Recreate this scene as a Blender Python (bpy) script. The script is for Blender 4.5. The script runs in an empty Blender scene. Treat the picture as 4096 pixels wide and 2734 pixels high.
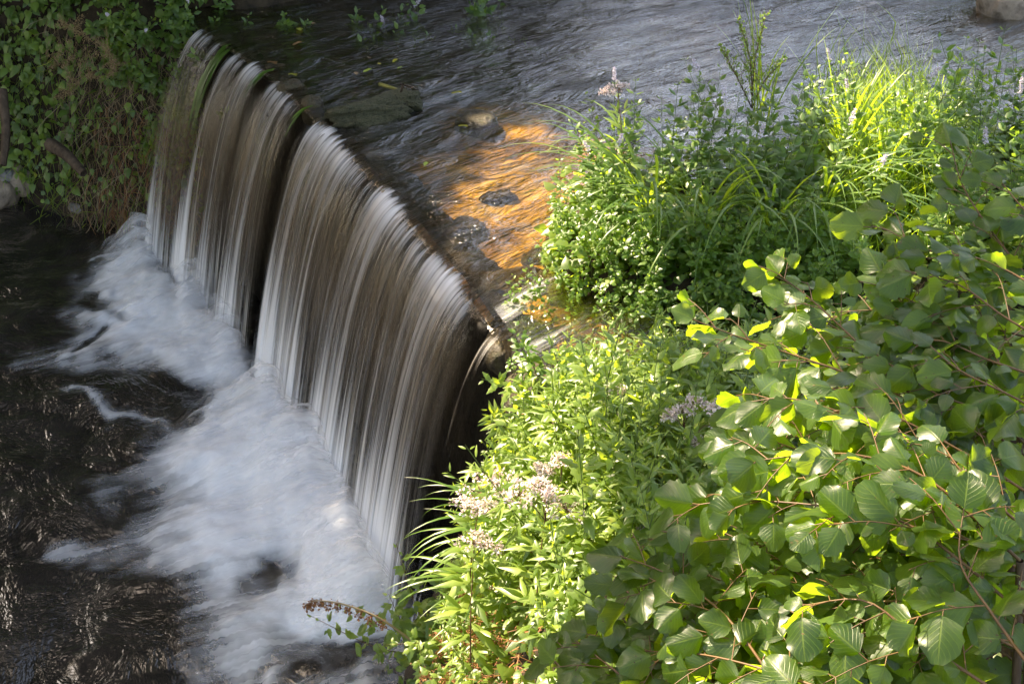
import bpy, math, random
import numpy as np
from mathutils import Vector, Matrix, Euler

scene = bpy.context.scene
col = scene.collection
random.seed(7)
RNG = np.random.default_rng(11)

# ------------------------------------------------------------------ camera
CAM_H, PITCH, LENS = 3.2, math.radians(32.0), 50.0
cam_d = bpy.data.cameras.new('camera')
cam_d.lens = LENS
cam_d.sensor_width = 36.0
cam_d.clip_start, cam_d.clip_end = 0.05, 400.0
cam = bpy.data.objects.new('camera', cam_d)
cam.location = (0, 0, CAM_H)
cam.rotation_euler = (math.pi / 2 - PITCH, 0, 0)
col.objects.link(cam)
scene.camera = cam

# ------------------------------------------------------------------ light
SUN = Vector((-0.50, 0.46, 0.73)).normalized()
SUN_EL = math.asin(SUN.z)
SUN_AZ = math.atan2(SUN.x, SUN.y)
world = bpy.data.worlds.new('World')
scene.world = world
world.use_nodes = True
wn = world.node_tree.nodes
sky = wn.new('ShaderNodeTexSky')
sky.sky_type = 'NISHITA'
sky.sun_disc = False
sky.sun_elevation = SUN_EL
sky.sun_rotation = SUN_AZ
sky.air_density, sky.dust_density, sky.ozone_density = 1.0, 3.0, 0.5
wn['Background'].inputs['Strength'].default_value = 0.145
world.node_tree.links.new(sky.outputs['Color'], wn['Background'].inputs['Color'])
sun_d = bpy.data.lights.new('sun', 'SUN')
sun_d.energy = 5.0
sun_d.angle = math.radians(0.55)
sun_d.color = (1.0, 0.92, 0.78)
sun = bpy.data.objects.new('sun', sun_d)
sun.rotation_euler = (-SUN).to_track_quat('-Z', 'Y').to_euler()
sun.location = (-6, 8, 12)
col.objects.link(sun)
scene.view_settings.view_transform = 'Standard'
scene.view_settings.look = 'None'
scene.view_settings.gamma = 1.0
scene.view_settings.use_curve_mapping = False
scene.view_settings.exposure = 2.42
scene.view_settings.use_white_balance = True
scene.view_settings.white_balance_temperature = 8000
scene.view_settings.white_balance_tint = 12.0
scene.render.engine = 'CYCLES'
cy = scene.cycles
cy.max_bounces, cy.diffuse_bounces, cy.glossy_bounces = 7, 3, 3
cy.transmission_bounces, cy.transparent_max_bounces = 5, 20
cy.caustics_reflective = cy.caustics_refractive = False
cy.use_denoising = True
cy.sample_clamp_indirect = 6.0

# ------------------------------------------------------------------ measuring helpers
FPX = 1024 * LENS / 36.0
CP, SP = math.cos(PITCH), math.sin(PITCH)

def ray(u, v):
    a, b = (u - 512.0) / FPX, (v - 341.5) / FPX
    return Vector((a, CP - b * SP, -(SP + b * CP)))

def at(u, v, z):
    d = ray(u, v)
    return Vector((0, 0, CAM_H)) + d * ((z - CAM_H) / d.z)

def deep(u, v, t):
    return Vector((0, 0, CAM_H)) + ray(u, v) * t

def proj(P):
    P = np.asarray(P, float)
    x, y, z = P[..., 0], P[..., 1], P[..., 2] - CAM_H
    dep = y * CP - z * SP
    up = y * SP + z * CP
    return 512 + FPX * x / dep, 341.5 - FPX * up / dep

# ------------------------------------------------------------------ noise
def _h(ix, iy, seed):
    n = (ix.astype(np.int64) * 374761393 + iy.astype(np.int64) * 668265263 + seed * 974711) & 0xFFFFFFFF
    n = ((n ^ (n >> 13)) * 1274126177) & 0xFFFFFFFF
    return ((n ^ (n >> 16)) & 0xFFFFFF) / float(0xFFFFFF)

def vnoise(x, y, seed=0):
    x, y = np.asarray(x, float), np.asarray(y, float)
    ix, iy = np.floor(x), np.floor(y)
    fx, fy = x - ix, y - iy
    fx, fy = fx * fx * (3 - 2 * fx), fy * fy * (3 - 2 * fy)
    a, b = _h(ix, iy, seed), _h(ix + 1, iy, seed)
    c, d = _h(ix, iy + 1, seed), _h(ix + 1, iy + 1, seed)
    return (a + (b - a) * fx) * (1 - fy) + (c + (d - c) * fx) * fy

def fbm(x, y, seed=0, oct=4):
    s, amp, tot = 0.0, 1.0, 0.0
    for k in range(oct):
        s = s + amp * vnoise(x * 2 ** k + 17.3 * k, y * 2 ** k - 9.1 * k, seed + k)
        tot += amp
        amp *= 0.5
    return s / tot

def sstep(a, b, x):
    t = np.clip((x - a) / (b - a), 0, 1)
    return t * t * (3 - 2 * t)

def seg_dist(x, y, pts, closed=False):
    d = np.full(np.shape(x), 1e9)
    n = len(pts)
    for i in range(n if closed else n - 1):
        (ax, ay), (bx, by) = pts[i][:2], pts[(i + 1) % n][:2]
        ex, ey = bx - ax, by - ay
        t = np.clip(((x - ax) * ex + (y - ay) * ey) / (ex * ex + ey * ey + 1e-12), 0, 1)
        d = np.minimum(d, np.hypot(x - ax - t * ex, y - ay - t * ey))
    return d

def inside(x, y, pts):
    r = np.zeros(np.shape(x), bool)
    n = len(pts)
    for i in range(n):
        (ax, ay), (bx, by) = pts[i][:2], pts[(i + 1) % n][:2]
        c = ((ay > y) != (by > y)) & (x < (bx - ax) * (y - ay) / ((by - ay) if by != ay else 1e-9) + ax)
        r ^= c
    return r

def sdf(x, y, pts):                     # positive inside
    d = seg_dist(x, y, pts, True)
    return np.where(inside(x, y, pts), d, -d)

# ------------------------------------------------------------------ mesh helpers
def mesh_np(name, V, F, uv=None, attrs=None, mats=(), smooth=True, fmat=None):
    """V (n,3); F (m,k) one polygon size, or a list of such arrays; uv (n,2) per vertex."""
    V = np.ascontiguousarray(V, np.float32)
    Fs = [np.asarray(f, np.int32) for f in (F if isinstance(F, list) else [F]) if len(f)]
    me = bpy.data.meshes.new(name)
    me.vertices.add(len(V))
    me.vertices.foreach_set('co', V.ravel())
    loops = np.concatenate([f.ravel() for f in Fs])
    sizes = np.concatenate([np.full(len(f), f.shape[1], np.int32) for f in Fs])
    starts = np.concatenate([[0], np.cumsum(sizes)[:-1]]).astype(np.int32)
    me.loops.add(len(loops))
    me.loops.foreach_set('vertex_index', loops)
    me.polygons.add(len(sizes))
    me.polygons.foreach_set('loop_start', starts)
    me.polygons.foreach_set('loop_total', sizes)
    if fmat is not None:
        me.polygons.foreach_set('material_index', np.asarray(fmat, np.int32))
    me.update(calc_edges=True)
    if smooth:
        me.polygons.foreach_set('use_smooth', np.ones(len(sizes), bool))
    if uv is not None:
        l = me.uv_layers.new(name='UVMap')
        l.data.foreach_set('uv', np.ascontiguousarray(np.asarray(uv, np.float32)[loops]).ravel())
    for k, a in (attrs or {}).items():
        at_ = me.attributes.new(k, 'FLOAT', 'POINT')
        at_.data.foreach_set('value', np.ascontiguousarray(a, np.float32))
    for m in mats:
        me.materials.append(m)
    return me

def facing(V, F, d):
    """the same faces, wound so that they look along d"""
    a, b, c = V[F[:, 0]], V[F[:, 1]], V[F[:, 2]]
    return F if (np.cross(b - a, c - a) @ np.asarray(d, float)).sum() > 0 else F[:, ::-1].copy()

def add(name, me, parent=None, loc=None, kind=None, label=None, cat=None, group=None):
    o = bpy.data.objects.new(name, me)
    col.objects.link(o)
    if parent is not None:
        o.parent = parent
    if loc is not None:
        o.location = loc
    if kind: o['kind'] = kind
    if label: o['label'] = label
    if cat: o['category'] = cat
    if group: o['group'] = group
    return o

def grid_faces(nu, nv):                 # nu columns x nv rows of vertices
    i = np.arange(nu - 1)[None, :] + nu * np.arange(nv - 1)[:, None]
    i = i.ravel()
    return np.stack([i, i + 1, i + nu + 1, i + nu], 1)

def rotmats(yaw, pitch, roll):
    """Z(yaw) @ X(pitch) @ Y(roll), vectorised."""
    cy_, sy = np.cos(yaw), np.sin(yaw)
    cp, sp = np.cos(pitch), np.sin(pitch)
    cr, sr = np.cos(roll), np.sin(roll)
    z, o = np.zeros_like(yaw), np.ones_like(yaw)
    A = np.stack([cy_, -sy, z, sy, cy_, z, z, z, o], -1).reshape(-1, 3, 3)
    B = np.stack([o, z, z, z, cp, -sp, z, sp, cp], -1).reshape(-1, 3, 3)
    C = np.stack([cr, z, sr, z, o, z, -sr, z, cr], -1).reshape(-1, 3, 3)
    return A @ B @ C

class Batch:
    """collects many copies of small shapes into one mesh"""
    def __init__(self):
        self.V, self.F, self.UV, self.R, self.n = [], {}, [], [], 0
    def put(self, V, F, uv=None, rnd=0.0):
        V = np.asarray(V, float)
        F = np.asarray(F, np.int64)
        self.F.setdefault(F.shape[1], []).append(F + self.n)
        self.V.append(V)
        self.UV.append(np.zeros((len(V), 2)) if uv is None else np.asarray(uv))
        self.R.append(np.broadcast_to(rnd, (len(V),)))
        self.n += len(V)
    def scatter(self, tmpl, R, T, S=None, rnd=None):
        V, F, uv = tmpl
        N = len(T)
        if N == 0:
            return
        R = np.asarray(R) if S is None else np.asarray(R) * np.reshape(S, (-1, 1, 1))
        P = np.einsum('nij,vj->nvi', R, V) + np.asarray(T)[:, None, :]
        k = len(V)
        FF = (F[None] + (np.arange(N) * k)[:, None, None]).reshape(-1, F.shape[1])
        r = RNG.random(N) if rnd is None else np.asarray(rnd)
        self.put(P.reshape(-1, 3), FF, np.tile(uv, (N, 1)), np.repeat(r, k))
    def mesh(self, name, mats=(), smooth=True):
        V = np.concatenate(self.V)
        return mesh_np(name, V, [np.concatenate(f) for f in self.F.values()], np.concatenate(self.UV),
                       {'rnd': np.concatenate(self.R)}, mats, smooth)

def tube_geo(pts, r0, r1=None, k=5):
    pts = np.asarray(pts, float)
    n = len(pts)
    r1 = r0 if r1 is None else r1
    rad = np.linspace(r0, r1, n) if np.isscalar(r0) else np.asarray(r0)
    tan = np.gradient(pts, axis=0)
    tan /= np.linalg.norm(tan, axis=1, keepdims=True) + 1e-12
    ref = np.array([0.3, 0.2, 0.93]) if abs(tan[0][2]) < 0.8 else np.array([1.0, 0.1, 0])
    a = np.cross(tan, ref); a /= np.linalg.norm(a, axis=1, keepdims=True) + 1e-12
    b = np.cross(tan, a)
    ang = np.arange(k) * 2 * math.pi / k
    V = pts[:, None, :] + rad[:, None, None] * (a[:, None, :] * np.cos(ang)[None, :, None] + b[:, None, :] * np.sin(ang)[None, :, None])
    F = []
    for i in range(n - 1):
        for j in range(k):
            F.append((i * k + j, i * k + (j + 1) % k, (i + 1) * k + (j + 1) % k, (i + 1) * k + j))
    uv = np.stack([np.tile(np.arange(k) / k, n), np.repeat(np.linspace(0, 1, n), k)], 1)
    return V.reshape(-1, 3), np.array(F), uv

def spline(pts, n):
    """Catmull-Rom through pts"""
    P = np.asarray(pts, float)
    P = np.concatenate([[2 * P[0] - P[1]], P, [2 * P[-1] - P[-2]]])
    m = len(P) - 3
    t = np.linspace(0, m, n)
    i = np.minimum(t.astype(int), m - 1)
    f = (t - i)[:, None]
    a, b, c, d = P[i], P[i + 1], P[i + 2], P[i + 3]
    return 0.5 * (2 * b + (c - a) * f + (2 * a - 5 * b + 4 * c - d) * f ** 2 + (3 * b - a - 3 * c + d) * f ** 3)

def leaf(L, W, nu=2, nv=5, fold=0.25, droop=0.25, wave=0.0, tip=1.0, wide=0.42, serr=0.0, nser=5, stalk=0.0, pucker=0.0, seed=0, blunt=False):
    """a leaf blade along +Y from the origin, upper face +Z; nu columns per half"""
    t = np.linspace(0, 1, nv + 1)
    if blunt:
        w = np.sin(np.pi * np.clip(t, 0.02, 1) ** 0.82) ** 0.55
        w[0], w[-1] = 0.10, 0.30
    else:
        w = (t / wide) ** 0.75 * (t < wide) + (np.clip((1 - t) / (1 - wide), 0, 1)) ** tip * (t >= wide)
        w = np.sin(np.clip(w, 0, 1) * math.pi / 2)
        w[0], w[-1] = 0.06, 0.03
    if serr:
        w = w * (1 + serr * np.where(np.arange(nv + 1) % 2 == 1, 1, -1))
    s = np.linspace(-1, 1, 2 * nu + 1)
    S, T = np.meshgrid(s, t)
    X = S * w[:, None] * W / 2
    if blunt and serr == 0:
        X *= 1 + 0.05 * np.sin(T * 31 + seed) * np.abs(S) ** 2
    Y = stalk + T * L - (0.10 * L * np.abs(S) * (1 - T) if not blunt else 0)
    Z = fold * np.abs(X) * -1.0 if fold else 0 * X
    Z = Z - droop * L * T ** 2
    if wave:
        Z = Z + wave * W * S ** 2 * np.sin(T * 7 + seed * 1.7 + np.sign(S) * 1.1)
    if pucker:
        Z = Z + pucker * W * np.cos((T - np.abs(S) * 0.45) * 7.0 * 2 * np.pi) * (1 - (2 * np.abs(S) - 1) ** 2)
    V = np.stack([X, Y, Z], -1).reshape(-1, 3)
    uv = np.stack([(S + 1) / 2, T], -1).reshape(-1, 2)
    return V, grid_faces(2 * nu + 1, nv + 1), uv

# ------------------------------------------------------------------ materials
def new_mat(name):
    m = bpy.data.materials.new(name)
    m.use_nodes = True
    nt = m.node_tree
    nt.nodes.clear()
    out = nt.nodes.new('ShaderNodeOutputMaterial')
    return m, nt, out

class NT:
    def __init__(self, nt):
        self.nt = nt
    def n(self, t, **kw):
        nd = self.nt.nodes.new(t)
        for k, v in kw.items():
            setattr(nd, k, v)
        return nd
    def l(self, a, b):
        self.nt.links.new(a, b)
    def val(self, sock, v):
        if hasattr(v, 'is_output'):
            self.l(v, sock)
        else:
            sock.default_value = v
    def math(self, op, a, b=0.0, c=0.0, clamp=False):
        nd = self.n('ShaderNodeMath', operation=op, use_clamp=clamp)
        self.val(nd.inputs[0], a); self.val(nd.inputs[1], b); self.val(nd.inputs[2], c)
        return nd.outputs[0]
    def mixc(self, f, a, b, blend='MIX'):
        nd = self.n('ShaderNodeMix', data_type='RGBA', blend_type=blend)
        self.val(nd.inputs[0], f); self.val(nd.inputs[6], a); self.val(nd.inputs[7], b)
        return nd.outputs[2]
    def ramp(self, f, stops, interp='LINEAR'):
        nd = self.n('ShaderNodeValToRGB')
        nd.color_ramp.interpolation = interp
        e = nd.color_ramp.elements
        while len(e) < len(stops):
            e.new(0.5)
        for i, (p, c) in enumerate(stops):
            e[i].position = p
            e[i].color = c if len(c) == 4 else (*c, 1)
        self.l(f, nd.inputs[0])
        return nd.outputs[0]
    def smooth(self, x, lo, hi):
        nd = self.n('ShaderNodeMapRange', interpolation_type='SMOOTHSTEP')
        self.val(nd.inputs[0], x)
        nd.inputs[1].default_value, nd.inputs[2].default_value = lo, hi
        return nd.outputs[0]
    def noise(self, vec, scale, detail=3, rough=0.55, dist=0.0):
        nd = self.n('ShaderNodeTexNoise')
        if vec is not None:
            self.l(vec, nd.inputs['Vector'])
        nd.inputs['Scale'].default_value = scale
        nd.inputs['Detail'].default_value = detail
        nd.inputs['Roughness'].default_value = rough
        nd.inputs['Distortion'].default_value = dist
        return nd.outputs[0]
    def mapping(self, vec, scale=(1, 1, 1), loc=(0, 0, 0), rot=(0, 0, 0)):
        nd = self.n('ShaderNodeMapping')
        self.l(vec, nd.inputs[0])
        nd.inputs['Location'].default_value = loc
        nd.inputs['Rotation'].default_value = rot
        nd.inputs['Scale'].default_value = scale
        return nd.outputs[0]
    def mixs(self, f, a, b):
        nd = self.n('ShaderNodeMixShader')
        self.val(nd.inputs[0], f)
        self.l(a, nd.inputs[1]); self.l(b, nd.inputs[2])
        return nd.outputs[0]
    def bump(self, h, strength, dist):
        nd = self.n('ShaderNodeBump')
        nd.inputs['Strength'].default_value = strength
        nd.inputs['Distance'].default_value = dist
        self.l(h, nd.inputs['Height'])
        return nd.outputs[0]

def leaf_mat(name, dark, mid, light, trans, tw=0.42, rough=0.42, veins=0.0, spec=0.5, pale=None, bump=0.0, spots=0.0):
    m, nt, out = new_mat(name)
    g = NT(nt)
    at_ = g.n('ShaderNodeAttribute', attribute_name='rnd').outputs['Fac']
    oi = g.n('ShaderNodeObjectInfo').outputs['Random']
    r = g.math('FRACT', g.math('ADD', at_, oi))
    tc = g.n('ShaderNodeTexCoord')
    nz = g.noise(tc.outputs['Object'], 22.0, 3)
    stops = [(0.0, dark), (0.45, mid), (0.93, light)]
    if pale:
        stops.append((1.0, pale))
    c = g.ramp(g.math('ADD', g.math('MULTIPLY', r, 0.93), g.math('MULTIPLY', g.math('SUBTRACT', nz, 0.5), 0.35), clamp=True), stops)
    tcol = g.mixc(g.math('MULTIPLY', r, 0.4), (*trans, 1), (trans[0] * 1.35, trans[1] * 1.02, trans[2] * 0.8, 1))
    nrm = None
    if veins:
        uv = g.n('ShaderNodeSeparateXYZ')
        g.l(tc.outputs['UV'], uv.inputs[0])
        au = g.math('MULTIPLY', g.math('ABSOLUTE', g.math('SUBTRACT', uv.outputs[0], 0.5)), 2.0)
        mid_l = g.math('SUBTRACT', 1.0, g.smooth(au, 0.015, 0.06))
        ph = g.math('FRACT', g.math('MULTIPLY', g.math('SUBTRACT', uv.outputs[1], g.math('MULTIPLY', au, 0.42)), 7.0))
        ph = g.math('ABSOLUTE', g.math('SUBTRACT', ph, 0.5))
        side = g.math('SUBTRACT', 1.0, g.smooth(ph, 0.03, 0.11))
        ln = g.math('MULTIPLY', g.math('MAXIMUM', mid_l, g.math('MULTIPLY', side, 0.7)), veins)
        c = g.mixc(ln, c, (light[0] * 1.9 + .05, light[1] * 1.7 + .05, light[2] * 1.4, 1))
        tcol = g.mixc(g.math('MULTIPLY', ln, 0.55), tcol, (trans[0] * 1.5, trans[1] * 1.2, trans[2], 1))
        h = g.math('ADD', g.math('MULTIPLY', ln, -1.0), g.math('MULTIPLY', nz, 0.6))
        nrm = g.bump(h, 0.5, 0.0012)
    elif bump:
        nrm = g.bump(g.noise(tc.outputs['Object'], 160.0, 2), bump, 0.002)
    if spots:                             # insect marks and browned blotches, different on each leaf
        off = g.n('ShaderNodeCombineXYZ')
        g.l(g.math('MULTIPLY', oi, 40.0), off.inputs[0])
        vv = g.n('ShaderNodeVectorMath', operation='ADD')
        g.l(tc.outputs['Object'], vv.inputs[0]); g.l(off.outputs[0], vv.inputs[1])
        sp = g.math('MAXIMUM', g.smooth(g.noise(vv.outputs[0], 95.0, 2), 0.69, 0.74), g.smooth(g.noise(vv.outputs[0], 26.0, 3), 0.70, 0.80))
        sp = g.math('MULTIPLY', sp, spots)
        c = g.mixc(sp, c, (0.13, 0.075, 0.025, 1))
        tcol = g.mixc(sp, tcol, (0.20, 0.10, 0.02, 1))
    p = g.n('ShaderNodeBsdfPrincipled')
    g.l(c, p.inputs['Base Color'])
    p.inputs['Roughness'].default_value = rough
    p.inputs['Specular IOR Level'].default_value = spec
    t = g.n('ShaderNodeBsdfTranslucent')
    g.l(tcol, t.inputs['Color'])
    if nrm is not None:
        g.l(nrm, p.inputs['Normal']); g.l(nrm, t.inputs['Normal'])
    g.l(g.mixs(tw, p.outputs[0], t.outputs[0]), out.inputs[0])
    return m

def simple_mat(name, a, b, scale=20.0, rough=0.8, bump=0.3, bdist=0.01, spec=0.3, coord='Object', stretch=(1, 1, 1), detail=5, c3=None):
    m, nt, out = new_mat(name)
    g = NT(nt)
    tc = g.n('ShaderNodeTexCoord')
    v = g.mapping(tc.outputs[coord], stretch)
    n1 = g.noise(v, scale, detail, 0.62)
    stops = [(0.3, a), (0.68, b)]
    if c3:
        stops = [(0.28, a), (0.5, b), (0.72, c3)]
    c = g.ramp(n1, stops)
    p = g.n('ShaderNodeBsdfPrincipled')
    g.l(c, p.inputs['Base Color'])
    p.inputs['Roughness'].default_value = rough
    p.inputs['Specular IOR Level'].default_value = spec
    if bump:
        g.l(g.bump(g.noise(v, scale * 2.3, 6, 0.65), bump, bdist), p.inputs['Normal'])
    g.l(p.outputs[0], out.inputs[0])
    return m

# ================================================================== SETTING
POOL_Z = -1.55
DROP, THROW = 1.58, 0.62
_lip_px = [(200, 22), (218, 37), (240, 48), (262, 61), (280, 74), (296, 89), (312, 105), (325, 121), (347, 140), (370, 161),
           (395, 190), (418, 218), (440, 247), (462, 275), (480, 298), (498, 322)]
_lp = np.array([list(at(u, v, 0.0))[:2] for u, v in _lip_px])
for _ in range(3):
    _lp[1:-1] = 0.25 * _lp[:-2] + 0.5 * _lp[1:-1] + 0.25 * _lp[2:]
_ls = np.concatenate([[0], np.cumsum(np.linalg.norm(np.diff(_lp, axis=0), axis=1))])
LIP_L = float(_ls[-1])
_t0 = (_lp[3] - _lp[0]); _t0 /= np.linalg.norm(_t0)
_t1 = (_lp[-1] - _lp[-4]); _t1 /= np.linalg.norm(_t1)

def lip(s):
    s = np.asarray(s, float)
    x = np.interp(s, _ls, _lp[:, 0]); y = np.interp(s, _ls, _lp[:, 1])
    lo, hi = np.minimum(s, 0), np.maximum(s - LIP_L, 0)
    return np.stack([x + lo * _t0[0] + hi * _t1[0], y + lo * _t0[1] + hi * _t1[1]], -1)

def lipn(s):
    f = np.clip(np.asarray(s, float) / LIP_L, 0, 1)
    a = np.stack([-0.87 + 0.15 * f, -0.49 - 0.20 * f], -1)
    return a / np.linalg.norm(a, axis=-1, keepdims=True)

def s_of_px(u, v):
    p = np.array(list(at(u, v, 0.0))[:2])
    ss = np.linspace(-0.5, LIP_L + 0.5, 600)
    return float(ss[np.argmin(np.linalg.norm(lip(ss) - p, axis=1))])

def to_sd(x, y):
    """nearest lip parameter and signed upstream distance of plan points"""
    ss = np.linspace(-3.5, LIP_L + 3.5, 260)
    L = lip(ss)
    P = np.stack([x, y], -1)
    shp = P.shape[:-1]
    P = P.reshape(-1, 2)
    d = ((P[:, None, :] - L[None]) ** 2).sum(-1)
    k = d.argmin(1)
    s = ss[k]
    up = ((P - L[k]) * -lipn(s)).sum(-1)
    return s.reshape(shp), up.reshape(shp)

# ---- materials of the setting
def bed_mat():
    m, nt, out = new_mat('stream_bed_shaded_silt')
    g = NT(nt)
    tc = g.n('ShaderNodeTexCoord')
    am = g.n('ShaderNodeAttribute', attribute_name='lit_amber').outputs['Fac']
    n1 = g.noise(tc.outputs['Object'], 3.2, 6, 0.6)
    n2 = g.noise(tc.outputs['Object'], 9.0, 5, 0.6)
    shaded_silt = g.ramp(n2, [(0.3, (0.003, 0.002, 0.0012)), (0.7, (0.020, 0.014, 0.007))])  # dark silt, with the shade over the bed put into its colour
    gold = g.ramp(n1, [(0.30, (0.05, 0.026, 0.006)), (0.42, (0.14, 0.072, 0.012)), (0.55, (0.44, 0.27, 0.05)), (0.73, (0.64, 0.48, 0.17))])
    c = g.mixc(am, shaded_silt, gold)
    p = g.n('ShaderNodeBsdfPrincipled')
    g.l(c, p.inputs['Base Color'])
    p.inputs['Roughness'].default_value = 0.85
    g.l(g.bump(n1, 0.5, 0.02), p.inputs['Normal'])
    g.l(p.outputs[0], out.inputs[0])
    return m
M_bed = bed_mat()
M_soil = simple_mat('bank_soil', (0.010, 0.007, 0.004), (0.045, 0.031, 0.018), 9.0, 0.95, 0.6, 0.03)
M_wall = simple_mat('wet_dark_stone', (0.003, 0.0025, 0.002), (0.013, 0.010, 0.006), 7.0, 0.6, 0.9, 0.03, spec=0.15)
M_moss = simple_mat('moss', (0.012, 0.018, 0.004), (0.07, 0.085, 0.015), 60.0, 0.95, 1.0, 0.02)
M_rock = simple_mat('pale_rock', (0.10, 0.075, 0.055), (0.30, 0.235, 0.18), 9.0, 0.85, 0.7, 0.02, c3=(0.22, 0.17, 0.12))
M_grey_rock = simple_mat('grey_rock', (0.09, 0.085, 0.08), (0.26, 0.25, 0.235), 11.0, 0.85, 0.7, 0.02)
M_wet_rock = simple_mat('wet_mossy_rock', (0.008, 0.006, 0.003), (0.05, 0.034, 0.010), 24.0, 0.5, 1.0, 0.03, spec=0.5, c3=(0.032, 0.036, 0.008))
M_bark = simple_mat('bark', (0.035, 0.022, 0.014), (0.11, 0.075, 0.05), 30.0, 0.9, 0.6, 0.01, stretch=(1, 1, 0.2))

def water_mat(name, tint, scale_s, scale_d, bump, rough, refl=1.0, body=None, bigb=1.0, det=5, finew=0.30, dis=1.3):
    m, nt, out = new_mat(name)
    g = NT(nt)
    tc = g.n('ShaderNodeTexCoord')
    uv = tc.outputs['UV']
    big = g.noise(g.mapping(uv, (scale_s * 0.22, scale_d * 0.3, 1)), 1.0, 2, 0.5, 0.7)
    medv = g.mapping(uv, (scale_s, scale_d, 1))
    med = g.noise(medv, 1.0, det, 0.62, dis)
    fine = g.noise(g.mapping(uv, (scale_s * 4.2, scale_d * 1.6, 1)), 1.0, 3, 0.6, 0.9)
    h = g.math('ADD', g.math('MULTIPLY', big, 2.2 * bigb), g.math('ADD', med, g.math('MULTIPLY', fine, finew)))
    nrm = g.bump(h, 1.0, bump)
    gl = g.n('ShaderNodeBsdfGlossy')
    gl.inputs['Roughness'].default_value = rough
    gl.inputs['Color'].default_value = (1, 1, 1, 1)
    g.l(nrm, gl.inputs['Normal'])
    fr = g.n('ShaderNodeFresnel')
    fr.inputs['IOR'].default_value = 1.33
    g.l(nrm, fr.inputs['Normal'])
    f = g.math('MULTIPLY', fr.outputs[0], refl, clamp=True)
    if body is None:
        b = g.n('ShaderNodeBsdfTransparent')
        b.inputs['Color'].default_value = (*tint, 1)
    else:
        b = g.n('ShaderNodeBsdfDiffuse')
        c = g.ramp(med, [(0.3, body[0]), (0.75, body[1])])
        g.l(c, b.inputs['Color'])
    g.l(g.mixs(f, b.outputs[0], gl.outputs[0]), out.inputs[0])
    return m

M_stream = water_mat('stream_water', (0.78, 0.69, 0.46), 6.0, 2.4, 0.044, 0.10, refl=2.8)
M_pool = water_mat('pool_water', None, 2.7, 2.3, 0.065, 0.19, refl=1.8, det=5, finew=0.2, dis=0.55, body=((0.008, 0.0065, 0.0055), (0.032, 0.027, 0.023)))

def white_water_mat(name, lo, hi, sx, sy, fine, soft, bdist=0.006, veil=None, dist=0.25, w1=0.62):
    m, nt, out = new_mat(name)
    g = NT(nt)
    tc = g.n('ShaderNodeTexCoord')
    dens = g.n('ShaderNodeAttribute', attribute_name='dens').outputs['Fac']
    uv = tc.outputs['UV']
    n1 = g.noise(g.mapping(uv, (sx, sy, 1)), 1.0, 5, 0.62, dist)
    n2 = g.noise(g.mapping(uv, (sx * fine, sy * 0.8, 1)), 1.0, 2, 0.5, 0.15)
    x = g.math('ADD', g.math('MULTIPLY', n1, w1), g.math('MULTIPLY', n2, 1.0 - w1))
    x = g.math('ADD', g.math('MULTIPLY', g.math('SUBTRACT', x, 0.5), soft), dens)
    a = g.smooth(x, lo, hi)
    d = g.n('ShaderNodeBsdfDiffuse')
    wc = (0.86, 0.87, 0.90, 1)
    if veil:
        sep = g.n('ShaderNodeSeparateXYZ'); g.l(uv, sep.inputs[0])
        wc = g.ramp(sep.outputs[1], [(0.08, (0.80, 0.80, 0.82)), (0.25, veil), (0.6, veil), (0.9, (0.80, 0.81, 0.84))])
    g.val(d.inputs['Color'], wc)
    t = g.n('ShaderNodeBsdfTranslucent')
    g.val(t.inputs['Color'], wc)
    w = g.mixs(0.3, d.outputs[0], t.outputs[0])
    nrm = g.bump(x, 0.4, bdist)
    g.l(nrm, d.inputs['Normal'])
    return m, nt, out, g, a, w, dens, nrm

def fall_mat():
    m, nt, out, g, a, w, dens, nrm = white_water_mat('falling_water', 0.25, 1.35, 13.0, 0.55, 4.2, 4.4, w1=0.74, veil=(0.40, 0.365, 0.335))
    tr = g.n('ShaderNodeBsdfTransparent')
    tr.inputs['Color'].default_value = (0.90, 0.84, 0.76, 1)
    gl = g.n('ShaderNodeBsdfGlossy')
    gl.inputs['Roughness'].default_value = 0.3
    g.l(nrm, gl.inputs['Normal'])
    fr = g.n('ShaderNodeFresnel'); fr.inputs['IOR'].default_value = 1.33
    g.l(nrm, fr.inputs['Normal'])
    sheet = g.n('ShaderNodeAttribute', attribute_name='sheet').outputs['Fac']
    f = g.math('MULTIPLY', g.math('MULTIPLY', fr.outputs[0], 0.9), sheet, clamp=True)
    base = g.mixs(f, tr.outputs[0], gl.outputs[0])
    clear = g.n('ShaderNodeBsdfTransparent')
    base = g.mixs(sheet, clear.outputs[0], base)
    g.l(g.mixs(a, base, w), out.inputs[0])
    return m

def foam_mat():
    m, nt, out, g, a, w, dens, nrm = white_water_mat('white_foam', 0.05, 1.0, 5.0, 1.5, 4.0, 1.25, dist=0.9)
    tr = g.n('ShaderNodeBsdfTransparent')
    g.l(g.mixs(a, tr.outputs[0], w), out.inputs[0])
    return m

M_fall, M_foam = fall_mat(), foam_mat()

# ---- stream bed and upper water, both laid out along the flow (s along the weir, d upstream)
def flow_grid(s0, s1, ns, dvals, zf, zd=None):
    s = np.linspace(s0, s1, ns)
    S, D = np.meshgrid(s, dvals)
    Dn = np.where((S < -0.1) | (S > LIP_L + 0.12), np.maximum(D, 0), D)
    P = lip(S) - lipn(S) * Dn[..., None]
    z = zf(S, Dn, P)
    V = np.concatenate([P, z[..., None]], -1).reshape(-1, 3)
    return V, grid_faces(ns, len(dvals)), np.stack([S, D], -1).reshape(-1, 2)

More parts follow.
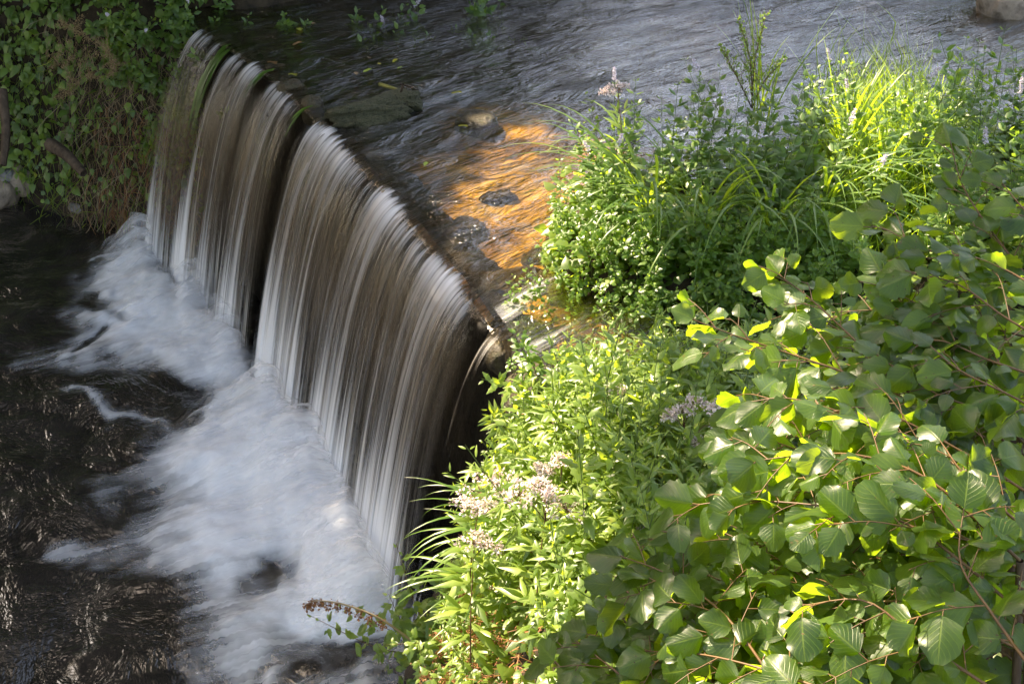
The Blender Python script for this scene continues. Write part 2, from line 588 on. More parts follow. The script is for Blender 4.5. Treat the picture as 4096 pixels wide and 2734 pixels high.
dv = np.concatenate([np.linspace(0.0, 1.2, 50), np.linspace(1.24, 8.5, 120)])
def bed_z(S, D, P):
    base = -0.075 - 0.20 * sstep(0.9, 3.0, D)
    base = base + 0.07 * (fbm(P[..., 0] * 3.1, P[..., 1] * 3.1, 3) - 0.5) * sstep(0.05, 0.5, D) + 0.03 * (fbm(P[..., 0] * 11, P[..., 1] * 11, 5, 3) - 0.5)
    return np.minimum(base, -0.02)
V, F, uv = flow_grid(-3.5, LIP_L + 3.0, 260, dv, bed_z)
F = facing(V, F, (0, 0, 1))
LIT_AMBER = [tuple(at(u, v, -0.1))[:2] for u, v in [(455, 150), (470, 118), (520, 108), (575, 130), (640, 150), (640, 300), (560, 352), (490, 350), (478, 300), (462, 240), (450, 190)]]  # bed is gold only where sun reaches it; shade elsewhere is painted dark
amb = sdf(V[:, 0] + .5 * (fbm(V[:, 0] * 2, V[:, 1] * 2, 8) - .5), V[:, 1] + .5 * (fbm(V[:, 0] * 2, V[:, 1] * 2, 9) - .5), LIT_AMBER)
add('stream_bed', mesh_np('stream_bed', V, F, uv, {'lit_amber': 0.01 + 0.99 * sstep(-0.25, 0.10, amb)}, mats=[M_bed]), kind='structure')

dw = np.concatenate([np.linspace(-0.05, 0, 6)[:-1], np.linspace(0.0, 1.5, 66), np.linspace(1.53, 8.5, 170)])
def wat_z(S, D, P):
    z = np.where(D < 0, -DROP * (D / THROW) ** 2, 0.0) - 0.012 * np.exp(-np.maximum(D, 0) / 0.12)
    amp = sstep(-0.1, 0.4, D)
    wx = S + 0.5 * (fbm(S * 0.9, D * 0.7, 31) - 0.5)
    w = 0.030 * (fbm(wx * 2.6, D * 1.15, 21, 3) - 0.5) + 0.012 * (fbm(wx * 9, D * 3.2, 22, 3) - 0.5)
    # standing ridges of water running over the shallow bed
    w = w + (0.045 * (fbm(wx * 5.0, D * 1.2, 25, 2) - 0.5) + 0.022 * (fbm(wx * 14.0, D * 3.0, 27, 3) - 0.5)) * sstep(2.4, 0.6, D)
    return z + amp * w
V, F, uv = flow_grid(-3.5, LIP_L + 3.0, 330, dw, wat_z)
F = facing(V, F, (0, 0, 1))
add('stream_water', mesh_np('stream_water', V, F, uv, mats=[M_stream]), kind='structure')

# pale threads of fast water over the golden shallow
def rapids():
    V, F, uv = flow_grid(1.6, LIP_L + 0.5, 240, np.linspace(0.03, 2.4, 150), lambda S, D, P: wat_z(S, D, P) + 0.006)
    S, D = uv[:, 0], uv[:, 1]
    w = S + 0.35 * (fbm(S * 1.3, D * 1.1, 141, 3) - .5) + 0.12 * np.sin(D * 2.2 + S)
    st = fbm(w * 5.5, D * 0.75, 142, 3)
    d = 1.5 * (st - 0.60) + 0.8 * (fbm(w * 1.7, D * 1.4, 143, 3) - 0.48)
    d = np.minimum(d, 0.34) * np.minimum(sstep(2.4, 1.4, D), 1) * sstep(1.6, 2.3, S) * sstep(LIP_L + .5, LIP_L + .1, S)
    m = (d > 0.015)[F].any(1)
    us, iv = np.unique(F[m], return_inverse=True)
    add('rapids', mesh_np('rapids', V[us], iv.reshape(-1, 4), uv[us] * [2.6, 0.6], {'dens': d[us]}, [M_foam]), kind='stuff', label='pale threads of fast shallow water above the weir crest')
rapids()

# ---- weir wall
def weir():
    s = np.linspace(-0.5, LIP_L + 0.42, 260)
    prof = [(-0.35, -0.10), (-0.12, -0.055), (-0.02, -0.045)] + [(0.0 + 0.30 * k / 34.0 * 1.0, -0.05 - 1.9 * k / 34.0) for k in range(35)]
    prof = np.array(prof)
    S, K = np.meshgrid(s, np.arange(len(prof)))
    off, z = prof[K, 0], prof[K, 1]
    rough = 0.11 * (fbm(S * 3.2, z * 3.4, 41, 5) - 0.5) + 0.05 * (np.abs(fbm(S * 8, z * 8, 44, 3) - 0.5))
    off = off + rough * sstep(-0.04, -0.2, z)
    off = np.minimum(off, np.maximum(THROW * np.sqrt(np.maximum(-z - 0.06, 0) / DROP) - 0.15, -0.05) + (S > LIP_L - 0.1) * 1.0)
    P = lip(S) + lipn(S) * off[..., None]
    V = np.concatenate([P, z[..., None]], -1).reshape(-1, 3)
    return mesh_np('weir', V, facing(V, grid_faces(len(s), len(prof)), (-0.7, -0.5, 0.4)), np.stack([S, z], -1).reshape(-1, 2), mats=[M_wall])
add('weir', weir(), label='dark wet stone weir wall behind the falling water', cat='weir')

# ---- falling water, one curtain at a time
def curtain(name, s0, s1, edge, seed, strength, label, taus=(-0.30, 1.06), layers=2, stretch=1.0, gaps=(), sheet=1.0):
    Vs, Fs, UVs, De, Sh = [], [], [], [], []
    n0 = 0
    for ly in range(layers):
        ns = max(12, int((s1 - s0) / 0.007))
        tv = np.concatenate([np.linspace(taus[0], 0.3, 26), np.linspace(0.33, taus[1], 40)])
        S, T = np.meshgrid(np.linspace(s0, s1, ns), tv)
        Tp = np.maximum(T, 0)
        sw = S + 0.05 * Tp * (fbm(S * 2.2, T * 0 + 3.3, seed + 5, 2) - 0.5)
        rid = 0.05 * (fbm(S * 7 + ly * 31, T * 0.9, seed, 3) - 0.5) + 0.022 * (fbm(S * 26 + ly * 7, T * 1.0, seed + 1, 3) - 0.5) \
            + 0.007 * (vnoise(S * 95 + ly * 11, T * 1.4, seed + 2) - 0.5)
        rid = rid * sstep(-0.2, 0.35, T)
        n = lipn(sw)
        slow = 1.0 - 0.07 * ly
        off = THROW * T * slow * (1 + 0.08 * (fbm(S * 4, 0 * T, seed + 9, 2) - 0.5)) * np.where(T < 0, 1.0, 1.0)
        P = lip(sw) + n * (off + rid * 0.75)[..., None]
        z = np.where(T < 0, 0.006, 0.006 - DROP * Tp ** 2) + rid * 0.5 - 0.012 * np.exp(-np.abs(np.minimum(T, 0)) * 5) - 0.012 * ly
        Sj = S + 0.16 * (fbm(S * 5, T * 1.1, seed + 31, 3) - 0.5) * sstep(0.05, 0.5, T)
        e = np.minimum(sstep(s0, s0 + edge, Sj), sstep(s1, s1 - edge, Sj))
        big = fbm(S * 3.3 + seed, T * 0.35, seed + 3, 3)
        crest = np.exp(-((T - 0.15) / 0.17) ** 2)
        d = 0.07 + strength + 1.5 * (big - 0.5) + 0.50 * crest + 1.0 * sstep(0.60, 1.06, T + 0.3 * (big - 0.5)) ** 1.5
        d = d - 1.5 * (1 - e) - 1.6 * (1 - sstep(-0.26, 0.16, T + 0.10 * (fbm(S * 7, 0 * S, seed + 21, 3) - 0.55)))
        for (gs, gw, gt) in gaps:
            d = d - 0.5 * np.exp(-((S - gs) / gw) ** 2) * sstep(gt + 0.3, gt, np.maximum(T, 0)) 
        if ly:
            d = d - 0.15
        sh = e * sstep(taus[0], 0.02, T) * sheet
        for (gs, gw, gt) in gaps:
            sh = sh * (1 - 0.4 * np.exp(-((S - gs) / gw) ** 2))
        Vs.append(np.concatenate([P, z[..., None]], -1).reshape(-1, 3))
        Fs.append(facing(Vs[-1], grid_faces(ns, len(tv)), (-0.7, -0.5, 0.4)) + n0)
        UVs.append(np.stack([S * stretch + ly * 3.7, T], -1).reshape(-1, 2))
        De.append(d.ravel()); Sh.append(sh.ravel())
        n0 += S.size
    me = mesh_np(name, np.concatenate(Vs), np.concatenate(Fs), np.concatenate(UVs),
                 {'dens': np.concatenate(De), 'sheet': np.concatenate(Sh)}, [M_fall])
    return add(name, me, kind='structure', label=label)

sA0, sA1 = s_of_px(200, 22), s_of_px(279, 74)
sB0, sB1 = s_of_px(272, 70), s_of_px(317, 109)
sC0, sC1 = s_of_px(315, 111), s_of_px(499, 324)
sG = s_of_px(236, 46)
curtain('waterfall', sA0, sA1, 0.14, 101, 0.20, 'brownish veil of falling water at the far end of the weir beside the left bank', gaps=((sG, 0.07, 0.5),))
curtain('waterfall', sB0, sB1, 0.17, 202, 0.14, 'narrow thin strand of falling water between the two wider curtains')
curtain('waterfall', sC0, sC1, 0.16, 303, 0.15, 'widest silver curtain of falling water on the near half of the weir', gaps=((s_of_px(492, 316), 0.10, 0.9),))
curtain('waterfall', LIP_L - 0.04, LIP_L + 0.24, 0.12, 404, -0.34, 'thin trickle at the near end of the weir beside the herb bank', layers=1, sheet=0.3)

# ---- plunge pool and its foam
def W(pts, z):
    return [tuple(at(u, v, z))[:2] for u, v in pts]
FOAM_A = W([(150, 258), (158, 282), (196, 304), (236, 366), (246, 384), (215, 380), (160, 362), (118, 356), (84, 345), (80, 332), (96, 318), (92, 290), (110, 268)], POOL_Z)
FOAM_B = W([(246, 384), (300, 428), (340, 480), (372, 536), (404, 612), (425, 700), (250, 705), (235, 672), (212, 640), (200, 612), (168, 590), (150, 572), (135, 550),
            (150, 520), (165, 494), (152, 470), (165, 446), (156, 425), (196, 402), (225, 388)], POOL_Z)
STREAKS = [(W([(150, 545), (95, 553), (60, 548)], POOL_Z), 0.07, 0.32), (W([(170, 425), (130, 410), (100, 404), (84, 398)], POOL_Z), 0.06, 0.45),
           (W([(150, 480), (118, 486), (95, 500)], POOL_Z), 0.10, 0.30), (W([(150, 262), (120, 252), (96, 262)], POOL_Z), 0.06, 0.5),
           (W([(170, 590), (190, 630), (200, 683)], POOL_Z), 0.08, 0.28), (W([(90, 340), (50, 356), (20, 352)], POOL_Z), 0.10, 0.22)]
HOLES = [(at(113, 312, POOL_Z), 0.12, 0.7), (at(128, 326, POOL_Z), 0.07, 0.6), (at(108, 344, POOL_Z), 0.05, .5), (at(192, 414, POOL_Z), 0.15, 0.75), (at(176, 384, POOL_Z), 0.12, 0.5), (at(285, 585, POOL_Z), 0.20, 0.7),
         (at(250, 590, POOL_Z), 0.10, 0.45), (at(330, 658, POOL_Z), 0.20, 0.75), (at(290, 640, POOL_Z), 0.12, 0.5), (at(365, 645, POOL_Z), 0.18, 0.5), (at(262, 660, POOL_Z), 0.10, .35), (at(205, 396, POOL_Z), .10, .4)]

def foam_density(x, y):
    s, up = to_sd(x, y)
    wx = x + 0.55 * (fbm(x * 2.2, y * 2.2, 61, 4) - 0.5) + 0.16 * (fbm(x * 6, y * 6, 63, 3) - 0.5)
    wy = y + 0.55 * (fbm(x * 2.2 + 9, y * 2.2, 62, 4) - 0.5) + 0.16 * (fbm(x * 6 + 4, y * 6, 64, 3) - 0.5)
    d = np.maximum(sstep(-0.24, 0.34, sdf(wx, wy, FOAM_A)), sstep(-0.32, 0.42, sdf(wx, wy, FOAM_B)))
    for pts, r, a in STREAKS:
        d = np.maximum(d, a * np.exp(-(seg_dist(wx, wy, pts) / r) ** 2))
    for p, r, a in HOLES:
        d = d - a * np.exp(-(((wx - p.x) ** 2 + (wy - p.y) ** 2) / r ** 2) ** 1.4)
    d = d * (0.72 + 0.6 * (fbm(s * 3.2, up * 1.3, 66, 4) - 0.22))
    base = np.exp(-((up + THROW) / 0.22) ** 2) * ((s > sA0) & (s < sC1 - .05) & ~((s > sA1 + .1) & (s < sB0)))
    d = np.maximum(d, 0.0)
    return d * 1.12 + 0.35 * base * (d > 0.12), s, up, base

gx = np.arange(-6.6, 0.35, 0.03); gy = np.arange(0.7, 10.0, 0.03)
X, Y = np.meshgrid(gx, gy)
dn, s_, up_, bs_ = foam_density(X, Y)
near = sstep(2.6, 0.2, -up_ - THROW)
swx = X + 0.4 * (fbm(X * 1.1, Y * 1.1, 75) - .5)
PW = 0.075 * (fbm(swx * 2.4, Y * 3.0, 71, 4) - 0.5) * (0.45 + near) + 0.018 * (fbm(swx * 8, Y * 9, 72, 3) - 0.5)
V = np.stack([X, Y, POOL_Z + PW], -1).reshape(-1, 3)
add('plunge_pool_water', mesh_np('plunge_pool_water', V, grid_faces(len(gx), len(gy)), np.stack([X * 0.9 + 0.25 * Y, Y], -1).reshape(-1, 2), mats=[M_pool]), kind='structure')

gx = np.arange(-4.2, -0.1, 0.016); gy = np.arange(3.4, 9.4, 0.016)
X, Y = np.meshgrid(gx, gy)
dn, s_, up_, bs_ = foam_density(X, Y)
near = sstep(2.6, 0.2, -up_ - THROW)
swx = X + 0.4 * (fbm(X * 1.1, Y * 1.1, 75) - .5)
PW = 0.075 * (fbm(swx * 2.4, Y * 3.0, 71, 4) - 0.5) * (0.45 + near) + 0.018 * (fbm(swx * 8, Y * 9, 72, 3) - 0.5)
bil = fbm(s_ * 5 + up_, up_ * 3.2, 77, 4)
Z = POOL_Z + PW + 0.008 + sstep(0.15, 1.0, dn) * (0.01 + 0.04 * bil) + 0.07 * bs_ * bil * sstep(0.2, 0.7, dn)
keep = (dn > 0.03)
F = grid_faces(len(gx), len(gy))
F = F[keep.ravel()[F].any(1)]
used, inv = np.unique(F, return_inverse=True)
V = np.stack([X, Y, Z], -1).reshape(-1, 3)[used]
uvf = np.stack([s_, up_], -1).reshape(-1, 2)
wv = 0.45 * (fbm(X * 1.6, Y * 1.6, 79, 3) - 0.5)
uvf = uvf + np.stack([wv, wv], -1).reshape(-1, 2)
Vs, Fs, UVs, Ds = [V], [inv.reshape(-1, 4)], [uvf[used]], [dn.ravel()[used]]
n0 = len(V)
mistw = np.exp(-np.maximum(-up_ - THROW, 0) / 0.55) * sstep(0.35, 0.9, dn) * sstep(-0.05, 0.15, -up_ - THROW + 0.22)
for k in range(1, 6):                  # spray hangs over the foot of the fall in thin layers
    rise = 0.055 * k * (0.5 + 0.9 * fbm(s_ * 4 + k, up_ * 3, 90 + k, 3))
    dk = mistw * (0.62 - 0.055 * k) + 0.5 * (fbm(s_ * 3.5 + 5 * k, up_ * 2.5, 95 + k, 4) - 0.5) * mistw - 0.02
    m = dk > 0.02
    Fk = grid_faces(len(gx), len(gy))
    Fk = Fk[m.ravel()[Fk].any(1)]
    us, iv = np.unique(Fk, return_inverse=True)
    if not len(us):
        continue
    Vs.append(np.stack([X, Y, Z + rise * mistw ** .5], -1).reshape(-1, 3)[us])
    Fs.append(iv.reshape(-1, 4) + n0)
    UVs.append(uvf[us] + k * 1.37)
    Ds.append(dk.ravel()[us])
    n0 += len(us)
add('foam', mesh_np('foam', np.concatenate(Vs), np.concatenate(Fs), np.concatenate(UVs), {'dens': np.concatenate(Ds)}, [M_foam]), kind='stuff',
    label='white foam boiling at the foot of the falling water')

# ---- left and far bank
BANK_EDGE = [(-8, 10.1), (-3.85, 9.50), (-3.2, 9.28), (-2.62, 8.98), (-2.15, 8.90), (-1.95, 9.02), (-1.5, 9.24), (-0.5, 9.42), (0.3, 9.75), (1.0, 9.9), (3.0, 9.72), (4.6, 9.9), (9, 10.4)]
def far_bank_h(x, y):
    ey = np.interp(x, [p[0] for p in BANK_EDGE], [p[1] for p in BANK_EDGE])
    d = (y - ey) + 0.14 * (fbm(x * 1.8, y * 1.8, 81) - 0.5)
    left = sstep(-1.8, -2.2, x)
    hl = -1.85 + 1.95 * sstep(-0.02, 0.62, d) ** 0.75 + 0.25 * np.clip(d - 0.5, 0, 8)
    hr = -0.45 + 0.62 * sstep(-0.05, 0.45, d) + 0.14 * np.clip(d - 0.4, 0, 8)
    h = hl * left + hr * (1 - left)
    return h + 0.12 * (fbm(x * 3, y * 3, 83) - 0.5) * sstep(-0.05, 0.3, d), d
gx = np.arange(-8, 9, 0.05); gy = np.concatenate([np.arange(8.6, 10.6, 0.04), np.arange(10.6, 24, 0.3)])
X, Y = np.meshgrid(gx, gy)
H, D = far_bank_h(X, Y)
V = np.stack([X, Y, H], -1).reshape(-1, 3)
F = grid_faces(len(gx), len(gy))
F = F[(D.ravel()[F] > -0.12).any(1)]
used, inv = np.unique(F, return_inverse=True)
add('far_bank', mesh_np('far_bank', V[used], inv.reshape(-1, 4), mats=[M_soil]), kind='structure')

# ---- right bank: a mint covered spit, a wet ledge, and the herb slope below it
SPIT = [(0.16, 5.56), (0.13, 5.95), (0.20, 6.45), (0.60, 6.62), (1.5, 6.80), (3.0, 7.15), (6.0, 7.9), (6.0, 5.25), (1.3, 5.30), (0.60, 5.40)]
FRONT = [(-0.16, 4.84), (0.05, 4.84), (0.25, 4.80), (0.60, 4.84), (0.95, 5.0), (1.4, 5.12), (6.0, 5.10), (6.0, 0.4), (-1.5, 0.4), (-0.70, 3.0), (-0.66, 4.2), (-0.50, 4.75)]
def right_bank_h(x, y):
    wob = 0.06 * (fbm(x * 4, y * 4, 91) - 0.5)
    a = sdf(x, y, SPIT) + wob
    b = sdf(x, y, FRONT) + wob
    h1 = -0.16 + 0.25 * sstep(-0.10, 0.16, a)
    xe = -0.52 - 0.10 * sstep(3.9, 4.5, y) + 0.05 * np.sin(y * 3.1)
    slope = -1.75 + 2.35 * (x - xe)
    h2 = np.minimum(slope, 0.12 + 0.05 * (x - 0.3)) * 1.0
    h2 = np.where(h2 > -0.16, -0.16 + (h2 + 0.16) * sstep(-0.02, 0.2, b), h2)
    h2 = h2 + 0.05 * (fbm(x * 6, y * 6, 93) - 0.5)
    h = np.where(a > b, h1, h2)
    return h, a, b
gx = np.arange(-1.0, 6.0, 0.035); gy = np.arange(0.5, 8.0, 0.035)
X, Y = np.meshgrid(gx, gy)
H, A, B = right_bank_h(X, Y)
F = grid_faces(len(gx), len(gy))
F = F[(np.maximum(A, B).ravel()[F] > -0.06).any(1) & (H.ravel()[F] > -1.9).all(1)]
used, inv = np.unique(F, return_inverse=True)
V = np.stack([X, Y, H], -1).reshape(-1, 3)[used]
add('right_bank', mesh_np('right_bank', V, inv.reshape(-1, 4), mats=[M_soil]), kind='structure')
# the ground the banks stand on reaches out to the horizon below everything
bm_v = np.array([[-300, -300, -2.6], [300, -300, -2.6], [300, 300, -2.6], [-300, 300, -2.6]])
add('ground', mesh_np('ground', bm_v, np.array([[0, 1, 2, 3]]), mats=[M_soil]), kind='structure')

# ================================================================== SHADE TREES (outside the frame; they cast the shade and are mirrored in the stream)
M_tree_leaf = leaf_mat('tree_leaf', (0.02, 0.04, 0.008), (0.04, 0.075, 0.014), (0.07, 0.11, 0.02), (0.14, 0.24, 0.03), 0.35, 0.5)
LIT0 = [(452, 135), (480, 105), (540, 95), (610, 105), (640, 150), (640, 330), (690, 350), (640, 400), (470, 390), (470, 318), (462, 285), (440, 240), (430, 205), (445, 170)]
LIT_M = [[(530, 150), (600, 110), (640, 120), (665, 170), (670, 270), (680, 330), (530, 330)], [(795, 30), (965, 30), (975, 150), (950, 250), (835, 245)]]
LIT_F = [[(545, 345), (650, 345), (720, 400), (720, 450), (650, 480), (640, 600), (625, 720), (320, 720), (325, 590), (400, 585), (436, 560), (478, 450)]]
LIT_T = [[(480, 335), (650, 345), (720, 400), (720, 450), (650, 480), (640, 600), (625, 720), (450, 720), (455, 560)]]
LIT_A = [[(630, 245), (750, 240), (815, 290), (835, 430), (760, 450), (690, 400)], [(660, 430), (760, 410), (850, 480), (950, 510), (950, 610), (900, 700), (740, 680), (670, 560)],
         [(560, 590), (680, 590), (740, 700), (560, 700)], [(985, 560), (1060, 560), (1060, 700), (960, 690)]]
SUNV = np.array(SUN)

def shadow_px(C, z):
    P = C - SUNV * ((C[:, 2] - z) / SUNV[2])[:, None]
    return proj(P), P

def in_any(u, v, polys):
    r = np.zeros(u.shape, bool)
    for p in polys:
        r |= inside(u, v, p)
    return r

def crown_leaves(n, box):  # leaves are left out to shape the sun patches below
    """leaf positions of an unseen canopy, its gaps cut to let sun onto the lit areas"""
    lo, hi = np.array(box[0]), np.array(box[1])
    nc = n // 26
    cc = lo + (hi - lo) * RNG.random((nc, 3))
    C = np.repeat(cc, 26, 0) + RNG.normal(0, 0.24, (nc * 26, 3))
    ok = np.ones(len(C), bool)
    jit = RNG.normal(0, 5.0, (len(C), 2))
    hole = fbm(C[:, 0] * 1.3 + C[:, 2], C[:, 1] * 1.3, 111, 3)
    (u, v), P = shadow_px(C, 0.0)
    u, v = u + jit[:, 0], v + jit[:, 1]
    ok &= ~(inside(u, v, LIT0) & (to_sd(P[:, 0], P[:, 1])[1] > -0.06))
    (u, v), P = shadow_px(C, 0.45)
    ok &= ~(in_any(u + jit[:, 0], v + jit[:, 1], LIT_M) & (P[:, 0] > 0))
    for zz in (-0.7, -0.4, -0.1):
        (u, v), P = shadow_px(C, zz)
        ok &= ~(in_any(u + jit[:, 0], v + jit[:, 1], LIT_F) & (P[:, 1] < 4.85) & (P[:, 0] > np.where(P[:, 1] < 4.6, -0.95, -0.30)))
    for zz in (0.15, 0.4):
        (u, v), P = shadow_px(C, zz)
        ok &= ~(in_any(u + jit[:, 0], v + jit[:, 1], LIT_T) & (P[:, 1] < 5.15))
    for zz in (1.15, 1.4, 1.6):
        (u, v), P = shadow_px(C, zz)
        ok &= ~(in_any(u + jit[:, 0], v + jit[:, 1], LIT_A) & (P[:, 0] > 0.1))
    # the right bank lies in broken shade only
    (u, v), P = shadow_px(C, 0.45)
    fl = fbm(P[:, 0] * 2.4 + 3, P[:, 1] * 2.4, 112, 3) + RNG.normal(0, .02, len(C))
    ok &= ~((P[:, 0] > 0.45) & (P[:, 1] > 4.9) & (P[:, 1] < 7.5) & (fl > 0.565))
    (u, v), P = shadow_px(C, 1.4)
    fl = fbm(P[:, 0] * 3.0, P[:, 1] * 3.0 + 7, 113, 3) + RNG.normal(0, .02, len(C))
    ok &= ~((P[:, 0] > 0.1) & (P[:, 1] < 4.2) & (fl > 0.535))
    return C[ok]

SHADE_LEAF = leaf(0.18, 0.135, 1, 2, fold=0.1, droop=0.2, wide=0.45)
def trunk_mesh(p, top, r):
    B = Batch()
    tp = np.array(top); p = np.array(p)
    pts = spline([p, p + (tp - p) * 0.4 + [0.15, -0.1, 0], p + (tp - p) * 0.75 + [-.05, 0.1, 0], tp], 14)
    B.put(*tube_geo(pts, r, r * 0.35, 8))
    for k in range(7):
        a = pts[5 + k]
        q = a + np.array([random.uniform(-2.0, 2.0), random.uniform(-2.0, 2.0), random.uniform(0.5, 1.5)])
        B.put(*tube_geo(spline([a, (a + q) / 2 + [0, 0, .2], q], 8), r * 0.35, r * 0.08, 6))
    return B.mesh('trunk', [M_bark])

TREES = [((-7.6, 10.6, 0.3), (-6.6, 9.0, 6.2)), ((-6.2, 12.6, 0.4), (-5.6, 11.6, 6.6)), ((-3.4, 13.0, 0.4), (-3.2, 12.2, 6.8)), ((-0.6, 13.6, 0.5), (-0.8, 12.6, 6.6)), ((-8.2, 6.6, -1.4), (-7.0, 6.8, 6.0))]
leaves = crown_leaves(110000, ((-10.5, 3.8, 5.0), (1.6, 15.2, 7.2)))
# only what shades the place the photo shows
(u, v), P = shadow_px(leaves, 0.0)
leaves = leaves[(P[:, 0] > -6) & (P[:, 0] < 4.2) & (P[:, 1] > 0.6) & (P[:, 1] < 11)]
tops = np.array([t[1] for t in TREES])
near = ((leaves[:, None, :2] - tops[None, :, :2]) ** 2).sum(-1).argmin(1)
tree_words = ['leafy tree on the left bank leaning over the pool', 'tall leafy tree on the ivy bank whose crown shades the weir', 'tall leafy tree on the far bank above the far curtain',
              'leafy tree on the far bank that shades the mint spit', 'leafy tree standing to the left of the plunge pool']
for i, (b, t) in enumerate(TREES):
    r = add('shade_tree', None, loc=b, label=tree_words[i], cat='tree', group='trees around the stream')
    tm = trunk_mesh((0, 0, -0.3), np.array(t) - np.array(b), 0.14)
    add('trunk', tm, r)
    L = leaves[near == i] - np.array(b)
    Bt = Batch()
    n = len(L)
    Bt.scatter(SHADE_LEAF, rotmats(RNG.random(n) * 6.28, RNG.normal(0, 0.5, n), RNG.normal(0, 0.4, n)), L, RNG.uniform(0.7, 1.2, n))
    add('crown', Bt.mesh('crown', [M_tree_leaf], smooth=False), r)

# bushes along the far bank, beyond the top of the picture: the dark mirror image in the stream
def bush(b, rx, ry, rz, n, label):
    r = add('bush', None, loc=b, label=label, cat='bush', group='bushes along the far bank')
    d = RNG.normal(0, 1, (n, 3)); d /= np.linalg.norm(d, axis=1, keepdims=True)
    rad = RNG.random(n) ** 0.35
    P = d * rad[:, None] * [rx, ry, rz]
    P[:, 2] = np.abs(P[:, 2]) + 0.05
    P *= (0.8 + 0.4 * fbm(P[:, 0] * 1.7 + b[0], P[:, 1] + P[:, 2] * 1.7, 121, 3))[:, None]
    Bt = Batch()
    Bt.scatter(SHADE_LEAF, rotmats(RNG.random(n) * 6.28, RNG.normal(0, 0.7, n), RNG.normal(0, 0.6, n)), P, RNG.uniform(0.7, 1.3, n))
    add('crown', Bt.mesh('crown', [M_tree_leaf], smooth=False), r)
    tb = Batch()
    for k in range(5):
        q = np.array([random.uniform(-.6, .6) * rx, random.uniform(-.5, .5) * ry, rz * 0.7])
        tb.put(*tube_geo(spline([[0, 0, -.3], q * [.4, .4, .5], q], 6), 0.03, 0.01, 5))
    add('trunk', tb.mesh('trunk', [M_bark]), r)
for b, rx, ry, rz, n, lab in [((-6.5, 12.2, 0.6), 1.6, 1.0, 3.2, 2600, 'tall bush above the left bank farthest from the weir'), ((-4.2, 12.0, .6), 1.5, 1.0, 3.0, 2800, 'bush above the ivy on the left bank'),
                        ((-2.0, 11.9, 0.4), 1.5, .9, 3.2, 3000, 'bush behind the mint at the far end of the weir'), ((-0.2, 12.0, 0.4), 1.2, .8, 3.0, 2200, 'bush on the far bank across from the weir'),
                        ((2.2, 13.0, 0.4), 1.4, .8, 1.1, 1600, 'low bush on the far bank across from the spit'), ((4.6, 13.0, 0.4), 1.5, .8, 1.7, 1800, 'low bush on the far bank behind the grey rock'),
                        ((7.0, 13.0, 0.4), 1.5, .9, 2.2, 1800, 'bush on the far bank upstream')]:
    bush(b, rx, ry, rz, n, lab)

# taller trees around the pool and beyond the left bank; they darken what the water mirrors
BIG_LEAF = leaf(0.26, 0.19, 1, 2, fold=0.1, droop=0.2, wide=0.45)
def tall_tree(b, h, rad, n, label):
    r = add('tree', None, loc=b, label=label, cat='tree', group='trees around the stream')
    Bt, Bc = Batch(), Batch()
    pts = spline([(0, 0, -.3), (.1, 0, h * .35), (-.1, .1, h * .7), (0, 0, h * .92)], 12)
    Bt.put(*tube_geo(pts, .16, .04, 8))
    for k in range(9):
        a = pts[3 + k]
        q = a + np.array([random.uniform(-1, 1) * rad * .8, random.uniform(-1, 1) * rad * .8, random.uniform(.1, .9)])
        Bt.put(*tube_geo(spline([a, (a + q) / 2 + [0, 0, .25], q], 6), .06, .015, 5))
    nc = n // 40
    c = RNG.normal(0, 1, (nc, 3)); c /= np.linalg.norm(c, axis=1, keepdims=True)
    c = c * (RNG.random((nc, 1)) ** .4) * [rad, rad, h * .40] + [0, 0, h * .58]
    P = np.repeat(c, 40, 0) + RNG.normal(0, .33, (nc * 40, 3))
    m = len(P)
    Bc.scatter(BIG_LEAF, rotmats(RNG.random(m) * 6.28, RNG.normal(0, .6, m), RNG.normal(0, .5, m)), P, RNG.uniform(.7, 1.3, m))
    add('crown', Bc.mesh('crown', [M_tree_leaf], smooth=False), r)
    add('trunk', Bt.mesh('trunk', [M_bark]), r)
for b, h, rad, n, lab in [((-9.0, 12.5, .5), 9.0, 2.2, 4200, 'tall tree beyond the left end of the pool'), ((-6.2, 15.0, .6), 10.0, 2.3, 4600, 'tall tree behind the ivy bank'), ((-3.4, 14.2, .6), 9.0, 2.0, 4200, 'tall tree behind the far curtain'),
                          ((-1.0, 15.2, .6), 8.5, 1.9, 4200, 'tall tree behind the mint at the far bank'),
                          ((-11.5, 9.5, -.6), 8.5, 2.2, 3600, 'tree beyond the left end of the pool, near the bank'), ((-10.8, 5.6, -1.6), 8.0, 2.1, 3600, 'tree standing left of the pool'), ((-11.2, 1.6, -1.6), 8.5, 2.3, 3600, 'tree on the near left side of the pool')]:
    tall_tree(b, h, rad, n, lab)

# ================================================================== PLANTS
M_mint = leaf_mat('mint_leaf', (0.030, 0.070, 0.014), (0.060, 0.115, 0.026), (0.10, 0.165, 0.040), (0.34, 0.56, 0.05), 0.42, 0.42, bump=0.15)
M_cress = leaf_mat('cress_leaf', (0.035, 0.085, 0.012), (0.055, 0.125, 0.018), (0.12, 0.20, 0.025), (0.40, 0.60, 0.04), 0.45, 0.38, pale=(0.22, 0.20, 0.03))
M_herb = leaf_mat('herb_leaf', (0.045, 0.090, 0.016), (0.095, 0.155, 0.028), (0.19, 0.26, 0.055), (0.42, 0.60, 0.05), 0.45, 0.38, pale=(0.24, 0.20, 0.04))
M_ivy = leaf_mat('ivy_leaf', (0.035, 0.075, 0.012), (0.075, 0.14, 0.022), (0.14, 0.22, 0.032), (0.2, 0.36, 0.03), 0.30, 0.45, pale=(0.26, 0.24, 0.03))
M_grass = leaf_mat('sedge_blade', (0.040, 0.09, 0.015), (0.06, 0.12, 0.020), (0.11, 0.18, 0.030), (0.44, 0.66, 0.04), 0.45, 0.34)
